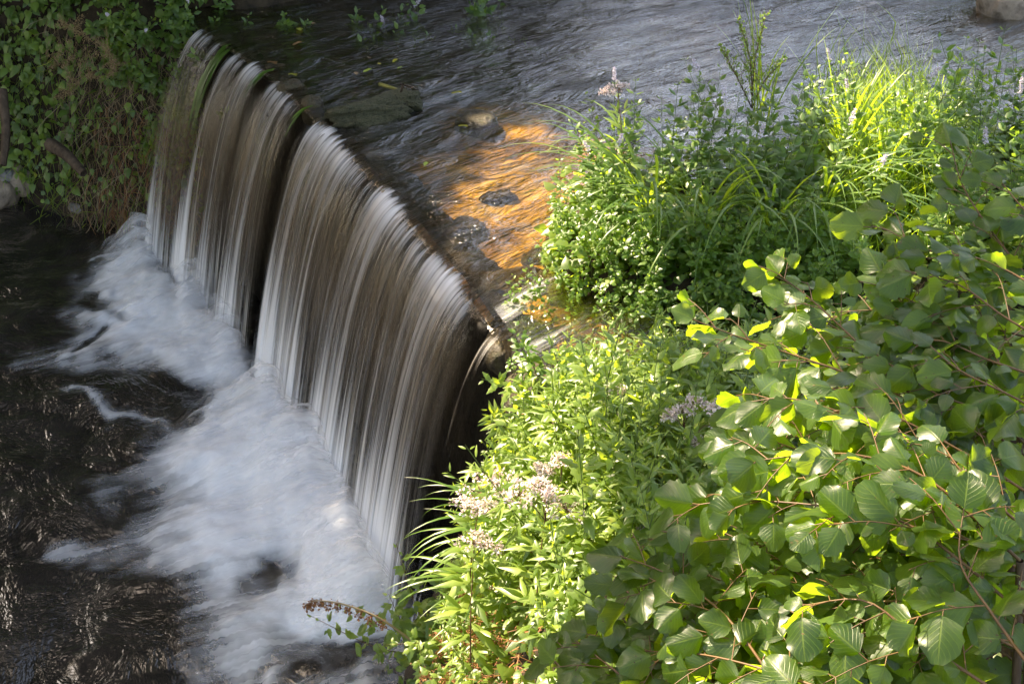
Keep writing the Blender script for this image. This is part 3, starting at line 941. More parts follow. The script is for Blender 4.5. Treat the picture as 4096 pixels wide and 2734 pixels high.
M_alder = leaf_mat('alder_leaf', (0.007, 0.019, 0.005), (0.014, 0.032, 0.008), (0.034, 0.066, 0.015), (0.50, 0.78, 0.04), 0.37, 0.36, veins=0.5, spec=0.36, spots=0.85)
M_dry = leaf_mat('dry_stalk', (0.09, 0.055, 0.025), (0.20, 0.135, 0.07), (0.34, 0.25, 0.15), (0.2, 0.13, 0.06), 0.2, 0.7)
M_rust = leaf_mat('rusty_seed', (0.10, 0.035, 0.012), (0.22, 0.085, 0.030), (0.36, 0.17, 0.065), (0.25, 0.10, 0.03), 0.25, 0.7)
M_tan = leaf_mat('tan_seed', (0.12, 0.075, 0.03), (0.24, 0.16, 0.07), (0.36, 0.26, 0.13), (0.3, 0.2, 0.08), 0.25, 0.7)
M_pink = leaf_mat('pink_flower', (0.50, 0.36, 0.34), (0.72, 0.62, 0.59), (0.82, 0.77, 0.72), (0.6, 0.45, 0.42), 0.25, 0.8)
M_lilac = leaf_mat('lilac_flower', (0.42, 0.36, 0.46), (0.60, 0.55, 0.62), (0.75, 0.71, 0.75), (0.5, 0.45, 0.5), 0.25, 0.8)
M_yel = leaf_mat('yellow_fallen_leaf', (0.28, 0.26, 0.03), (0.36, 0.36, 0.05), (0.30, 0.40, 0.07), (0.35, 0.35, 0.04), 0.3, 0.4)
M_brn = leaf_mat('brown_fallen_leaf', (0.12, 0.06, 0.02), (0.22, 0.12, 0.05), (0.34, 0.22, 0.10), (0.2, 0.1, 0.03), 0.2, 0.5)
M_stem = simple_mat('green_stem', (0.05, 0.09, 0.02), (0.10, 0.14, 0.03), 12, 0.6, 0)
M_redstem = simple_mat('reddish_stem', (0.07, 0.035, 0.02), (0.16, 0.08, 0.04), 12, 0.6, 0)
M_twig = simple_mat('alder_twig', (0.05, 0.026, 0.012), (0.12, 0.065, 0.022), 18, 0.5, 0.2, 0.002)

def proto(parts):
    return parts                        # list of (part name, mesh)

STUFF_PARTS = ('foliage', 'flower_head')
def place(name, parts, loc, yaw=0.0, tilt=(0.0, 0.0), scale=1.0, label=None, cat='plant', group=None):
    r = bpy.data.objects.new(name, None)
    r.empty_display_size = 0.05
    r.location = loc
    r.rotation_euler = (Matrix.Rotation(tilt[1], 3, Vector((-math.sin(tilt[0]), math.cos(tilt[0]), 0))) @ Matrix.Rotation(yaw, 3, 'Z')).to_euler()
    r.scale = (scale,) * 3
    r['label'] = label; r['category'] = cat
    if group: r['group'] = group
    col.objects.link(r)
    for pn, me in parts:
        o = bpy.data.objects.new(pn, me)
        o.parent = r
        if pn in STUFF_PARTS: o['kind'] = 'stuff'
        col.objects.link(o)
    return r

def frame(axis, up):
    y = np.asarray(axis, float); y = y / np.linalg.norm(y, axis=-1, keepdims=True)
    u = np.asarray(up, float)
    z = u - (u * y).sum(-1, keepdims=True) * y
    z /= np.linalg.norm(z, axis=-1, keepdims=True) + 1e-9
    x = np.cross(y, z)
    return np.stack([x, y, z], -1)

def blob(Bt, c, r, n, tm, jitter=0.5):
    d = RNG.normal(0, 1, (n, 3)); d /= np.linalg.norm(d, axis=1, keepdims=True)
    P = np.asarray(c) + d * np.asarray(r) * (0.55 + 0.45 * RNG.random((n, 1)))
    Bt.scatter(tm, frame(d + RNG.normal(0, jitter, (n, 3)), RNG.normal(0, 1, (n, 3))), P, RNG.uniform(0.7, 1.3, n))

PETAL = leaf(0.010, 0.006, 1, 2, fold=0.2, droop=0.1)
GRAIN = leaf(0.007, 0.006, 1, 2, fold=0.4, droop=0.2)

def opposite_plant(h, leaf_t, size, pairs, seed, mat, stem_mat, spike=None, lean=0.12, axil=True, angle=(0.15, 0.9), r=0.0028, spread=0.012):
    rg = random.Random(seed)
    a = rg.random() * 6.28
    stem_pts = spline([(0, 0, -0.06), (lean * .25 * math.cos(a) * h, lean * .25 * math.sin(a) * h, h * 0.4), (lean * math.cos(a) * h, lean * math.sin(a) * h, h)], 12)
    Bs = Batch(); Bs.put(*tube_geo(stem_pts, r, r * 0.4, 5), rnd=0.3)
    T, A, U, S = [], [], [], []
    yaw = rg.random() * 6.28
    for i in range(pairs):
        f = 0.16 + 0.84 * (i + 0.5) / pairs
        k = f * 11
        p = stem_pts[int(k)] + (stem_pts[min(int(k) + 1, 11)] - stem_pts[int(k)]) * (k - int(k))
        yaw += math.pi / 2 + rg.uniform(-0.25, 0.25)
        sz = size * (0.55 + 0.75 * math.sin(math.pi * min(1, (0.15 + 0.9 * f))) ** 0.8) * rg.uniform(0.85, 1.1)
        if f > 0.9: sz *= 0.7
        for sd in (0, math.pi):
            el = angle[0] + (angle[1] - angle[0]) * f ** 3 + rg.uniform(-0.25, 0.25) - 0.25 * (1 - f)
            y2 = yaw + sd + rg.uniform(-0.2, 0.2)
            ax = (math.cos(y2) * math.cos(el), math.sin(y2) * math.cos(el), math.sin(el))
            T.append(p); A.append(ax); U.append((rg.uniform(-.35, .35), rg.uniform(-.35, .35), 1)); S.append(sz)
            if axil and f < 0.85:
                for q in range(2):
                    y3 = y2 + rg.uniform(-0.9, 0.9); e3 = el + rg.uniform(0.2, 0.8)
                    T.append(p + np.array(ax) * sz * 0.25 * leaf_t[0][:, 1].max()); A.append((math.cos(y3) * math.cos(e3), math.sin(y3) * math.cos(e3), math.sin(e3)))
                    U.append((rg.uniform(-.5, .5), rg.uniform(-.5, .5), 1)); S.append(sz * rg.uniform(0.4, 0.6))
    Bf = Batch()
    Bf.scatter(leaf_t, frame(A, U), np.array(T) + np.array(A) * spread, np.array(S))
    parts = [('stem', Bs.mesh('stem', [stem_mat])), ('foliage', Bf.mesh('foliage', [mat]))]
    if spike:
        Bk = Batch()
        d = stem_pts[-1] - stem_pts[-2]; d /= np.linalg.norm(d)
        for w in range(7):
            blob(Bk, stem_pts[-1] + d * (w * 0.011), 0.0085 * (1 - w * 0.07), 16, PETAL)
        parts.append(('flower_spike', Bk.mesh('flower_spike', [spike])))
    return parts

MINT_L = leaf(0.060, 0.034, 1, 6, fold=0.22, droop=0.22, wide=0.40, serr=0.05, stalk=0.003)
CRESS_L = leaf(0.034, 0.022, 1, 4, fold=0.15, droop=0.15, wide=0.5, stalk=0.003)
HERB_L = leaf(0.070, 0.032, 1, 8, fold=0.22, droop=0.28, wide=0.35, serr=0.16, stalk=0.003)
LANCE_L = leaf(0.085, 0.022, 1, 6, fold=0.25, droop=0.35, wide=0.38, serr=0.05, stalk=0.003)
NETTLE_L = leaf(0.070, 0.042, 1, 8, fold=0.22, droop=0.30, wide=0.28, serr=0.12, stalk=0.008)
HEART_L = leaf(0.055, 0.045, 1, 5, fold=0.18, droop=0.25, wide=0.22, stalk=0.010)
ROUND_L = leaf(0.040, 0.042, 2, 4, fold=0.10, droop=0.15, blunt=True, stalk=0.006)
TINY_L = leaf(0.016, 0.015, 1, 3, fold=0.1, droop=0.1, wide=0.5)

mints = [opposite_plant(h, MINT_L, 1.0, n, 40 + i, M_mint, M_stem, lean=ln) for i, (h, n, ln) in enumerate([(0.62, 11, .15), (0.70, 12, .22), (0.55, 10, .1), (0.66, 12, .3), (0.50, 9, .25)])]
mints_fl = [opposite_plant(h, MINT_L, 0.95, n, 60 + i, M_mint, M_stem, spike=M_lilac, lean=ln) for i, (h, n, ln) in enumerate([(0.72, 12, .15), (0.66, 11, .3), (0.60, 10, .2)])]
cresses = [opposite_plant(h, CRESS_L, 1.0, n, 80 + i, M_cress, M_stem, lean=ln, angle=(0.0, 0.7), r=0.002) for i, (h, n, ln) in enumerate([(0.26, 9, .3), (0.32, 10, .5), (0.20, 7, .6), (0.30, 10, .2)])]
herbs = [opposite_plant(h, HERB_L, s, n, 100 + i, M_herb, M_stem, lean=ln) for i, (h, s, n, ln) in enumerate([(0.50, 1.0, 10, .2), (0.42, .9, 9, .4), (0.58, 1.05, 11, .15), (0.36, .8, 8, .5)])]
lances = [opposite_plant(h, LANCE_L, s, n, 120 + i, M_herb, M_stem, lean=ln) for i, (h, s, n, ln) in enumerate([(0.50, 1.0, 12, .3), (0.40, .85, 10, .5), (0.58, 1.0, 13, .2)])]
nettles = [opposite_plant(h, NETTLE_L, s, n, 140 + i, M_herb, M_redstem, lean=ln, axil=True, angle=(-.3, .5)) for i, (h, s, n, ln) in enumerate([(0.55, .8, 9, .3), (0.45, .8, 8, .5)])]

def gz(x, y):
    h, a, b = right_bank_h(np.array([x]), np.array([y]))
    return float(h[0]), float(a[0]), float(b[0])

rr = random.Random(5)
def scatter_things(name, protos, n, sampler, labelf, cat, group, scale=(0.85, 1.15), tilt=0.25, biasdir=None):
    k = tries = 0
    while k < n and tries < n * 60:
        tries += 1
        q = sampler()
        if q is None: continue
        x, y, z = q[:3]
        td = rr.random() * 6.28 if biasdir is None else biasdir + rr.uniform(-0.8, 0.8)
        tt = abs(rr.gauss(0, tilt)) if biasdir is None else rr.uniform(tilt * 0.5, tilt * 1.4)
        sc = rr.uniform(*scale) * (q[3] if len(q) > 3 else 1.0)
        place(name, rr.choice(protos), (x, y, z), rr.random() * 6.28, (td, tt), sc, labelf(x, y), cat, group)
        k += 1
    return k

# ---- mint on the spit
def mint_at():
    x = rr.uniform(0.12, 3.3); y = rr.uniform(5.35, 6.95)
    h, a, b = gz(x, y)
    if a < 0.03: return None
    if x < 0.55 and y < 5.75: return None
    if 0.75 < x < 2.0 and y < 5.85 and rr.random() < .7: return None
    e = min(1.0, 0.50 + 1.1 * min(a, .45) + 0.15 * (x > 0.9))
    return x, y, h, e
def zone(x, y):
    if x < 0.40: return 'at the water end of the spit'
    if x < 0.75: return 'behind the sunlit sedge tuft'
    if x < 1.10: return 'right of the sunlit sedge tuft'
    if x < 1.45: return 'below the tall mugwort'
    if x < 1.80: return 'left of the sunny gap'
    if x < 2.25: return 'in the sunny gap'
    if x < 2.70: return 'right of the sunny gap'
    return 'at the right edge of the picture'
def row(y): return 'by the stream' if y > 6.35 else 'middle row' if y > 5.85 else 'near side'
def mint_label(x, y): return 'green mint stem ' + zone(x, y) + ', ' + row(y)
scatter_things('mint_plant', mints, 178, mint_at, mint_label, 'mint', 'mint stems on the spit', tilt=0.2)
scatter_things('mint_plant', mints_fl, 22, mint_at, lambda x, y: mint_label(x, y).replace('mint stem', 'flowering mint stem'), 'mint', 'flowering mint stems on the spit', scale=(0.85, 1.05), tilt=0.25)

# ---- cress on the near face of the spit and on the ledge
def cress_at():
    x = rr.uniform(0.20, 1.55); y = rr.uniform(5.25, 6.0)
    h, a, b = gz(x, y)
    if a < -0.10 or a > 0.42: return None
    if y > 5.75 and x > .5: return None
    return x, y, max(h, -0.05) + 0.10 * max(0, a) , (0.65 if x < .5 else .8) + 1.2 * max(0, min(a, .35))
scatter_things('cress_plant', cresses, 190, cress_at, lambda x, y: 'small cress sprig ' + ('at the spit tip by the weir' if x < .3 else 'below the sunlit sedge' if x < .65 else 'above the dark channel' if x < 1.0 else 'below the hanging sedge blades' if x < 1.45 else 'behind the upper alder leaves') + (', lowest row' if y < 5.4 else ', second row' if y < 5.55 else ', third row' if y < 5.72 else ', topmost row'),
               'cress', 'cress sprigs on the near face of the spit', tilt=0.45, biasdir=-math.pi / 2 - 0.2)
for u, v, sc in [(510, 304, .8), (520, 303, .9), (530, 300, 1.0), (555, 316, .8), (572, 322, .7), (533, 372, 1.2), (542, 378, 1.4), (556, 384, 1.1), (512, 362, .6), (575, 380, 1.0)]:
    p = at(u, v, 0.0)
    place('cress_plant', rr.choice(cresses), (p.x, p.y, -0.04), rr.random() * 6, (rr.random() * 6, .2), sc * 0.9, 'small sunlit cress sprig rooted in the wet ledge at the near end of the weir', 'cress', 'cress sprigs on the wet ledge')

# ---- herbs on the near slope
def herb_at():
    u, v = rr.uniform(425, 800), rr.uniform(365, 700)
    if u < 545 and v > 575: return None
    if rr.random() < 0.25 and u > 640: return None
    p = at(u, v, rr.uniform(-0.9, 0.2))
    h, a, b = gz(p.x, p.y)
    if b < 0.06 or h < -1.1 or p.x < -0.40: return None
    e = 0.62 + 0.28 * min(1, max(0, b) * 2)
    if h > -0.5: e *= 0.30 + 0.70 * float(sstep(4.98, 4.25, p.y + 0.06 * math.sin(p.x * 9)))
    if h < -0.5: e *= 0.7
    return p.x, p.y, h, e
def slope_zone(x, y):
    u, v = proj((x, y, gz(x, y)[0] + .15))
    a = 'on the slope edge by the waterfall' if u < 505 else 'on the sunny slope' if u < 590 else 'left of the alder' if u < 670 else 'under the alder'
    b = 'just below the wet ledge' if v < 400 else 'level with the pink pair' if v < 450 else 'level with the pink clusters' if v < 520 else 'below the pink clusters' if v < 590 else 'near the bottom edge'
    return a + ', ' + b
def herb_label(x, y): return 'toothed herb ' + slope_zone(x, y)
scatter_things('toothed_herb', herbs, 215, herb_at, herb_label, 'herb', 'toothed herbs on the near slope', tilt=0.35)
def willow_label(x, y): return 'narrow willowherb ' + slope_zone(x, y)
scatter_things('willowherb', lances, 185, herb_at, willow_label, 'herb', 'willowherbs on the near slope', tilt=0.35)

# low cover between the taller plants
def cover(name, tm, n, xr, yr, mat, cond, lift=(0.0, 0.10), scale=(0.7, 1.3), label=None):
    x = RNG.uniform(*xr, n); y = RNG.uniform(*yr, n)
    h, a, b = right_bank_h(x, y)
    k = cond(h, a, b)
    x, y, h = x[k], y[k], h[k]
    m = len(x)
    T = np.stack([x, y, h + RNG.uniform(*lift, m)], -1)
    Bt = Batch()
    Bt.scatter(tm, rotmats(RNG.random(m) * 6.28, RNG.normal(0.15, 0.4, m), RNG.normal(0, 0.4, m)), T, RNG.uniform(*scale, m))
    add(name, Bt.mesh(name, [mat]), kind='stuff', label=label)
cover('ground_cover', HEART_L, 26000, (-0.7, 3.4), (0.9, 7.0), M_herb, lambda h, a, b: (np.maximum(a, b) > 0.02) & (h > -1.5), (0.0, 0.16), label='low leafy cover under the taller bank plants')

# ---- hemp agrimony with its pink heads
def agrimony(h, heads, seed, dense=1.0):
    rg = random.Random(seed)
    parts = opposite_plant(h, LANCE_L, 1.25, 8, seed, M_herb, M_redstem, lean=0.10, axil=True, r=0.0035)
    top = Vector((0, 0, h))
    st = parts[0][1]
    Bh, Bs = None, Batch()
    co = np.zeros(len(st.vertices) * 3); st.vertices.foreach_get('co', co)
    top = co.reshape(-1, 3)[-5:].mean(0)
    out = list(parts)
    for (dx, dy, dz, r) in heads:
        c = top + np.array([dx, dy, dz])
        Bs.put(*tube_geo(spline([top - [0, 0, .05], (top + c) / 2 + [dx * .2, dy * .2, 0], c], 6), 0.0018, 0.0012, 4))
        Bh = Batch()
        for q in range(int(15 * dense)):
            a, rad = rg.random() * 6.28, 1.15 * r * math.sqrt(rg.random())
            cc = c + np.array([rad * math.cos(a), rad * math.sin(a), 0.35 * r * (1 - (rad / r) ** 2) + rg.uniform(-.004, .004)])
            blob(Bh, cc, 0.010, 11, PETAL)
            Bs.put(*tube_geo([c - [0, 0, .012], cc], 0.001, 0.0008, 3))
        out.append(('flower_head', Bh.mesh('flower_head', [M_pink])))
    out.append(('flower_stalk', Bs.mesh('flower_stalk', [M_redstem])))
    return out
AG = [(615, 399, .42, [(0, 0, .03, .045), (.025, -.02, -.015, .035), (-.035, .01, .01, .03)], 'hemp agrimony with one pink flower dome at the middle of the slope'),
      (684, 415, .50, [(0, 0, .02, .030), (-.045, 0, .0, .022), (.035, .02, .045, .022)], 'hemp agrimony with loose pink heads, left of a pair near the alder'),
      (715, 412, .52, [(0, 0, .02, .030), (.02, -.01, -.04, .034), (-.06, -.02, -.10, .025)], 'hemp agrimony with pink heads partly under an alder leaf, right of a pair'),
      (480, 497, .14, [(0, 0, .04, .075), (.07, .02, .05, .065), (-.05, 0, -.03, .05), (.02, -.03, -.03, .045)], 'large hemp agrimony with pale pink clusters over the waterfall edge'),
      (546, 508, .42, [(0, 0, .03, .075), (-.08, .02, .05, .055), (.07, 0, .0, .06), (-.02, .0, .085, .035)], 'large hemp agrimony with sunlit white pink flowers, the butterfly on top'),
      (474, 545, .05, [(0, 0, .02, .05), (.05, 0, .0, .04)], 'hemp agrimony with pale flowers low above the waterfall edge, below the larger one'),
      (637, 532, .30, [(0, 0, .01, .02)], 'small hemp agrimony bud head beside the alder twigs'),
      (540, 470, .30, [(0, 0, .01, .02), (.03, 0, .0, .018)], 'hemp agrimony with faded fluffy heads between the larger two'),
      (562, 462, .35, [(0, 0, .01, .03)], 'hemp agrimony with one small pale head above the butterfly')]
for i, (u, v, z, heads, lab) in enumerate(AG):
    h = 0.46
    ag = agrimony(h, heads, 300 + i, 1.4 if len(heads) > 2 else 1.0)
    st = ag[0][1]; co = np.zeros(len(st.vertices) * 3); st.vertices.foreach_get('co', co)
    top = co.reshape(-1, 3)[-5:].mean(0)
    p = at(u, v, z)
    place('hemp_agrimony', ag, (p.x - top[0], p.y - top[1], z - top[2]), 0, (0, 0), 1.0, lab, 'flowering plant', 'hemp agrimony on the near slope')
p = at(637, 86, 0.72)
ag = agrimony(0.6, [(0, 0, .02, .05), (-.05, 0, .0, .03)], 333)
place('hemp_agrimony', ag, (p.x - .03, p.y, 0.10), 0, (0, 0), 1.0, 'hemp agrimony with a brownish umbel standing above the mint at the stream', 'flowering plant', None)

# butterfly on the flowers
def butterfly(p):
    r = add('butterfly', None, loc=p, label='small pale butterfly with closed wings on the sunlit flower cluster', cat='butterfly')
    M_wing = leaf_mat('pale_wing', (0.6, 0.57, 0.5), (0.72, 0.69, 0.6), (0.78, 0.75, 0.68), (0.5, 0.48, 0.4), 0.3, 0.7)
    for sgn in (-1, 1):
        B = Batch()
        for (L, Wd, a) in ((0.020, 0.015, 1.25), (0.016, 0.014, 2.0)):
            Vv, Ff, uu = leaf(L, Wd, 2, 5, fold=0, droop=0, wide=0.65)
            R = np.array(Matrix.Rotation(a, 3, 'X') @ Matrix.Rotation(sgn * 1.45, 3, 'Y'))
            B.put(Vv @ R.T + [sgn * 0.001, 0, 0.003], Ff, uu)
        add('wing', B.mesh('wing', [M_wing]), r)
    B = Batch(); B.put(*tube_geo([(0, -.008, .002), (0, 0, .003), (0, .009, .003)], [0.0008, 0.0016, 0.0008], k=6))
    add('body', B.mesh('body', [M_bark]), r)
q = at(548, 490, 0.50); butterfly(q)

# ---- sedge tufts: every long blade a mesh of its own
def blade_mesh(L, w, az, el, bend, twist=0.0):
    n = 12
    p = np.zeros(3); pts = []; e = el
    for i in range(n + 1):
        pts.append(p.copy())
        p = p + np.array([math.cos(az) * math.cos(e), math.sin(az) * math.cos(e), math.sin(e)]) * L / n
        e -= bend / n * (0.4 + 1.4 * i / n)
        az += twist / n
    pts = np.array(pts)
    t = np.linspace(0, 1, n + 1)
    wd = w * np.minimum(1, 0.45 + 2.2 * t) * np.clip((1 - t) * 2.6, 0.02, 1) * 0.5
    side = np.array([-math.sin(az), math.cos(az), 0.0])
    up = np.cross(np.gradient(pts, axis=0), side); up /= np.linalg.norm(up, axis=1, keepdims=True) + 1e-9
    V = np.stack([pts - side * wd[:, None] + up * wd[:, None] * -.35, pts, pts + side * wd[:, None] + up * wd[:, None] * -.35], 1).reshape(-1, 3)
    uv = np.stack([np.tile([0, .5, 1], n + 1), np.repeat(t, 3)], 1)
    return mesh_np('blade', V, grid_faces(3, n + 1), uv, {'rnd': np.full(len(V), random.random() * .6)}, [M_grass])

def sedge(u, v, z, n, L, azs, label, el=(0.7, 1.4), bend=(0.9, 2.3), w=0.015):
    p = at(u, v, z)
    r = add('sedge_tuft', None, loc=p, label=label, cat='sedge', group='sedge tufts on the banks')
    for k in range(n):
        o = add('blade', blade_mesh(rr.uniform(*L), w * rr.uniform(.7, 1.2), rr.uniform(*azs), rr.uniform(*el), rr.uniform(*bend), rr.uniform(-.4, .4)), r)
        o.location = (rr.uniform(-.03, .03), rr.uniform(-.03, .03), 0)
sedge(652, 236, 0.10, 32, (0.60, 1.0), (1.9, 5.0), 'bright sunlit sedge tuft arching left over the mint near the water', el=(0.9, 1.45), bend=(1.2, 2.5))
sedge(705, 250, 0.08, 26, (0.65, 1.05), (2.6, 5.6), 'half lit sedge tuft mid spit, its blades bending to the dark channel', el=(0.9, 1.45), bend=(1.3, 2.6))
sedge(768, 244, 0.10, 30, (0.65, 1.05), (3.2, 6.3), 'sedge tuft in the shade hanging long blades toward the alder', el=(0.9, 1.45), bend=(1.3, 2.6))
sedge(815, 238, 0.10, 30, (0.6, 1.0), (3.6, 6.6), 'sedge tuft with hanging blades just left of the upper alder leaves', el=(0.9, 1.45), bend=(1.2, 2.5))
sedge(842, 175, 0.12, 34, (0.5, 0.75), (0, 6.28), 'upright sedge tuft in the bright sunny gap', el=(1.0, 1.5), bend=(0.3, 1.9))
sedge(885, 205, 0.12, 40, (0.45, 0.7), (0, 6.28), 'yellow green sedge tuft at the lower end of the sunny gap', el=(1.0, 1.5), bend=(0.3, 1.9))
sedge(915, 170, 0.12, 30, (0.4, 0.7), (0, 6.28), 'sedge tuft on the right border of the sunny gap', el=(1.0, 1.5), bend=(0.3, 1.8))
sedge(760, 130, 0.12, 14, (0.6, 0.95), (0, 6.28), 'tall thin sedge tuft reaching up in front of the grey stream', el=(1.15, 1.5), bend=(0.2, 1.0), w=.008)
sedge(535, 545, -0.25, 20, (0.38, 0.62), (2.6, 4.4), 'sunlit sedge tuft drooping over the waterfall edge under the pink flowers', el=(0.3, 1.1), bend=(0.9, 2.2))
sedge(505, 595, -0.55, 14, (0.35, 0.55), (2.4, 4.6), 'low sedge tuft hanging beside the foot of the fall', el=(0.3, 1.0), bend=(1.0, 2.2))
sedge(655, 480, 0.15, 9, (0.4, 0.6), (0, 6.28), 'dark sedge tuft among the herbs left of the alder')
# fine grass in the sunny gap
def fine_grass():
    B = Batch()
    for k in range(2000):
        u, v = rr.gauss(885, 34), rr.gauss(170, 36)
        p = at(u, v, 0.12)
        me_pts = spline([(p.x, p.y, .05), (p.x + rr.uniform(-.06, .06), p.y + rr.uniform(-.06, .06), .25), (p.x + rr.uniform(-.18, .18), p.y + rr.uniform(-.18, .18), rr.uniform(.3, .5))], 5)
        s = np.array([rr.uniform(-1, 1), rr.uniform(-1, 1), 0]); s /= np.linalg.norm(s)
        wd = np.array([.0025, .003, .0025, .0015, .0003])[:, None]
        Vv = np.stack([me_pts - s * wd, me_pts + s * wd], 1).reshape(-1, 3)
        B.put(Vv, grid_faces(2, 5), rnd=rr.random())
    add('grass', B.mesh('grass', [M_grass]), kind='stuff', label='fine bright grass in the sunny gap')
fine_grass()

# ---- mugwort, tall and wispy, before the stream
def mugwort(u, v, z0, tips, label):
    p = at(u, v, z0)
    r = add('mugwort', None, loc=p, label=label, cat='plant')
    Bs, Bf = Batch(), Batch()
    for (tu, tv, tz) in tips:
        q = np.array(at(tu, tv, tz)) - np.array(p)
        pts = spline([(0, 0, 0), q * .5 + [rr.uniform(-.02, .02), 0, .03], q], 16)
        Bs.put(*tube_geo(pts, 0.0035, 0.0012, 5))
        for i in range(3, 16):
            f = i / 15
            for sd in range(3):
                a = rr.random() * 6.28
                l = 0.02 + 0.15 * (1 - f) * rr.uniform(.4, 1) * (f > .25)
                e = pts[i] + np.array([math.cos(a) * l * .7, math.sin(a) * l * .7, l * .8])
                Bs.put(*tube_geo([pts[i], e], 0.0012, 0.0006, 3))
                m = int(4 + l * 50)
                tt = RNG.random(m)[:, None]
                Bf.scatter(TINY_L, frame(RNG.normal(0, 1, (m, 3)) + [0, 0, .6], RNG.normal(0, 1, (m, 3))), pts[i] + (e - pts[i]) * tt + RNG.normal(0, .004, (m, 3)), RNG.uniform(.35, .85, m))
    add('stem', Bs.mesh('stem', [M_redstem]), r)
    add('foliage', Bf.mesh('foliage', [M_mint]), r)
mugwort(752, 108, 0.15, [(739, 20, 1.05), (766, 15, 1.05), (722, 48, .9), (785, 60, .85)], 'tall wispy mugwort with thin flowering stems standing in front of the grey stream')

# ================================================================== ALDER BRANCHES
ALDER_VAR = []
for i in range(10):
    L = 0.085 + 0.010 * ((i * 37) % 5) / 5
    t = leaf(L, L * (0.86 + 0.05 * (i % 3)), 4, 9, fold=[0.12, 0.3, 0.55, 0.05, 0.42, -0.15, 0.25, 0.65, 0.2, 0.35][i], droop=[0.2, 0.35, 0.1, 0.45, 0.25, 0.15, 0.5, 0.2, 0.3, 0.05][i],
             wave=0.05 + 0.03 * (i % 3), pucker=0.016, seed=i, blunt=True)
    Vv, Ff, uu = t
    # scalloped margin
    edge = (np.abs(uu[:, 0] - .5) > 0.49)
    Vv[edge, 0] *= 1 + 0.05 * np.where((np.round(uu[edge, 1] * 9).astype(int) % 2) == 0, 1, -1)
    if False:                       # insect holes
        kill = np.zeros(len(Ff), bool); kill[[27, 44] if i == 4 else [20, 35, 36]] = True
        Ff = Ff[~kill]
    ALDER_VAR.append(mesh_np('leaf', Vv, Ff, uu, {'rnd': np.zeros(len(Vv))}, [M_alder]))

def alder(name_label, base, branches, size, seed, step=0.045, twig_step=0.055, cap=298, deep_=0.35):
    rg = random.Random(seed)
    root = add('alder_shrub', None, loc=base, label=name_label, cat='alder', group='alder shrubs on the near right bank')
    base = np.array(base)
    todo = []
    Bt = Batch()
    for bi, br in enumerate(branches):
        P = np.array([list(deep(u, v, d)) for u, v, d in br]) - base
        n = max(10, int(np.linalg.norm(np.diff(P, axis=0), axis=1).sum() / 0.03))
        pts = spline(P, n)
        Bt.put(*tube_geo(spline([(0, 0, 0), pts[0] * [.6, .6, .45], pts[0]], 10), 0.016, 0.008, 6))
        Bb = Batch()
        Bb.put(*tube_geo(pts, 0.0036, 0.0012, 6))
        leaves = []
        length = np.concatenate([[0], np.cumsum(np.linalg.norm(np.diff(pts, axis=0), axis=1))])
        tw_pts = [(pts, length, 0.0)]
        d = 0.08
        sd = 1
        while d < length[-1] - 0.03:
            k = int(np.searchsorted(length, d)); k = min(k, n - 2)
            tan = pts[k + 1] - pts[k]; tan /= np.linalg.norm(tan)
            sidev = np.cross(tan, [0, 0, 1]); sidev /= np.linalg.norm(sidev) + 1e-9
            L = rg.uniform(0.10, 0.26) * (1 - 0.55 * d / length[-1])
            dirv = tan * rg.uniform(.35, .8) + sidev * sd * rg.uniform(.5, 1.0) + np.array([0, 0, rg.uniform(-.35, .45)])
            dirv /= np.linalg.norm(dirv)
            q = pts[k] + dirv * L + np.array([0, 0, -0.12 * L])
            tp = spline([pts[k], pts[k] + dirv * L * .55, q], 7)
            Bb.put(*tube_geo(tp, 0.0015, 0.0009, 5))
            tw_pts.append((tp, np.linspace(0, L, 7), 1))
            d += twig_step * rg.uniform(.8, 1.3); sd = -sd
        for tp, ln, _ in tw_pts:
            d = 0.03; s2 = 1
            while d <= ln[-1] + 0.001:
                k = min(int(np.searchsorted(ln, d)), len(tp) - 2)
                f = d / ln[-1]
                tan = tp[k + 1] - tp[k]; tan /= np.linalg.norm(tan) + 1e-9
                sidev = np.cross(tan, [0, 0, 1]); sidev /= np.linalg.norm(sidev) + 1e-9
                ax = tan * rg.uniform(.3, .9) + sidev * s2 * rg.uniform(.5, 1.1) + np.array([0, 0, rg.uniform(-.7, .45)])
                if f > .93: ax = tan + np.array([0, 0, rg.uniform(-.5, .3)])
                ax /= np.linalg.norm(ax)
                pet = rg.uniform(.012, .024)
                leaves.append((tp[k] + ax * pet, ax))
                Bb.put(*tube_geo([tp[k], tp[k] + ax * pet * .6, tp[k] + ax * pet * 1.02], 0.0013, 0.0010, 4))
                d += step * rg.uniform(.55, 1.1); s2 = -s2
        b = add('branch', Bb.mesh('branch', [M_twig]), root)
        for (p, ax) in leaves:
            u, v = proj(p + base)
            if -40 < u < 1064 and v < 723:
                todo.append((b, p, ax))
    if len(todo) > cap:
        todo = rg.sample(todo, cap)
    total = len(todo)
    for (b, p, ax) in todo:
        up = np.array([rg.gauss(0.05, .6), rg.gauss(-.42, .6), 0.85])
        R = frame(ax, up)
        o = bpy.data.objects.new('leaf', rg.choice(ALDER_VAR))
        M = Matrix([[*R[0], p[0]], [*R[1], p[1]], [*R[2], p[2]], [0, 0, 0, 1]])
        o.parent = b
        s = size * rg.choice((.55, .8, .95, 1.0, 1.1, 1.18)) * rg.uniform(.92, 1.08)
        o.matrix_local = M @ Matrix.Diagonal((s, s, s, 1))
        col.objects.link(o)
    print('ALDER', total)
    add('trunk', Bt.mesh('trunk', [M_bark]), root)
    return total

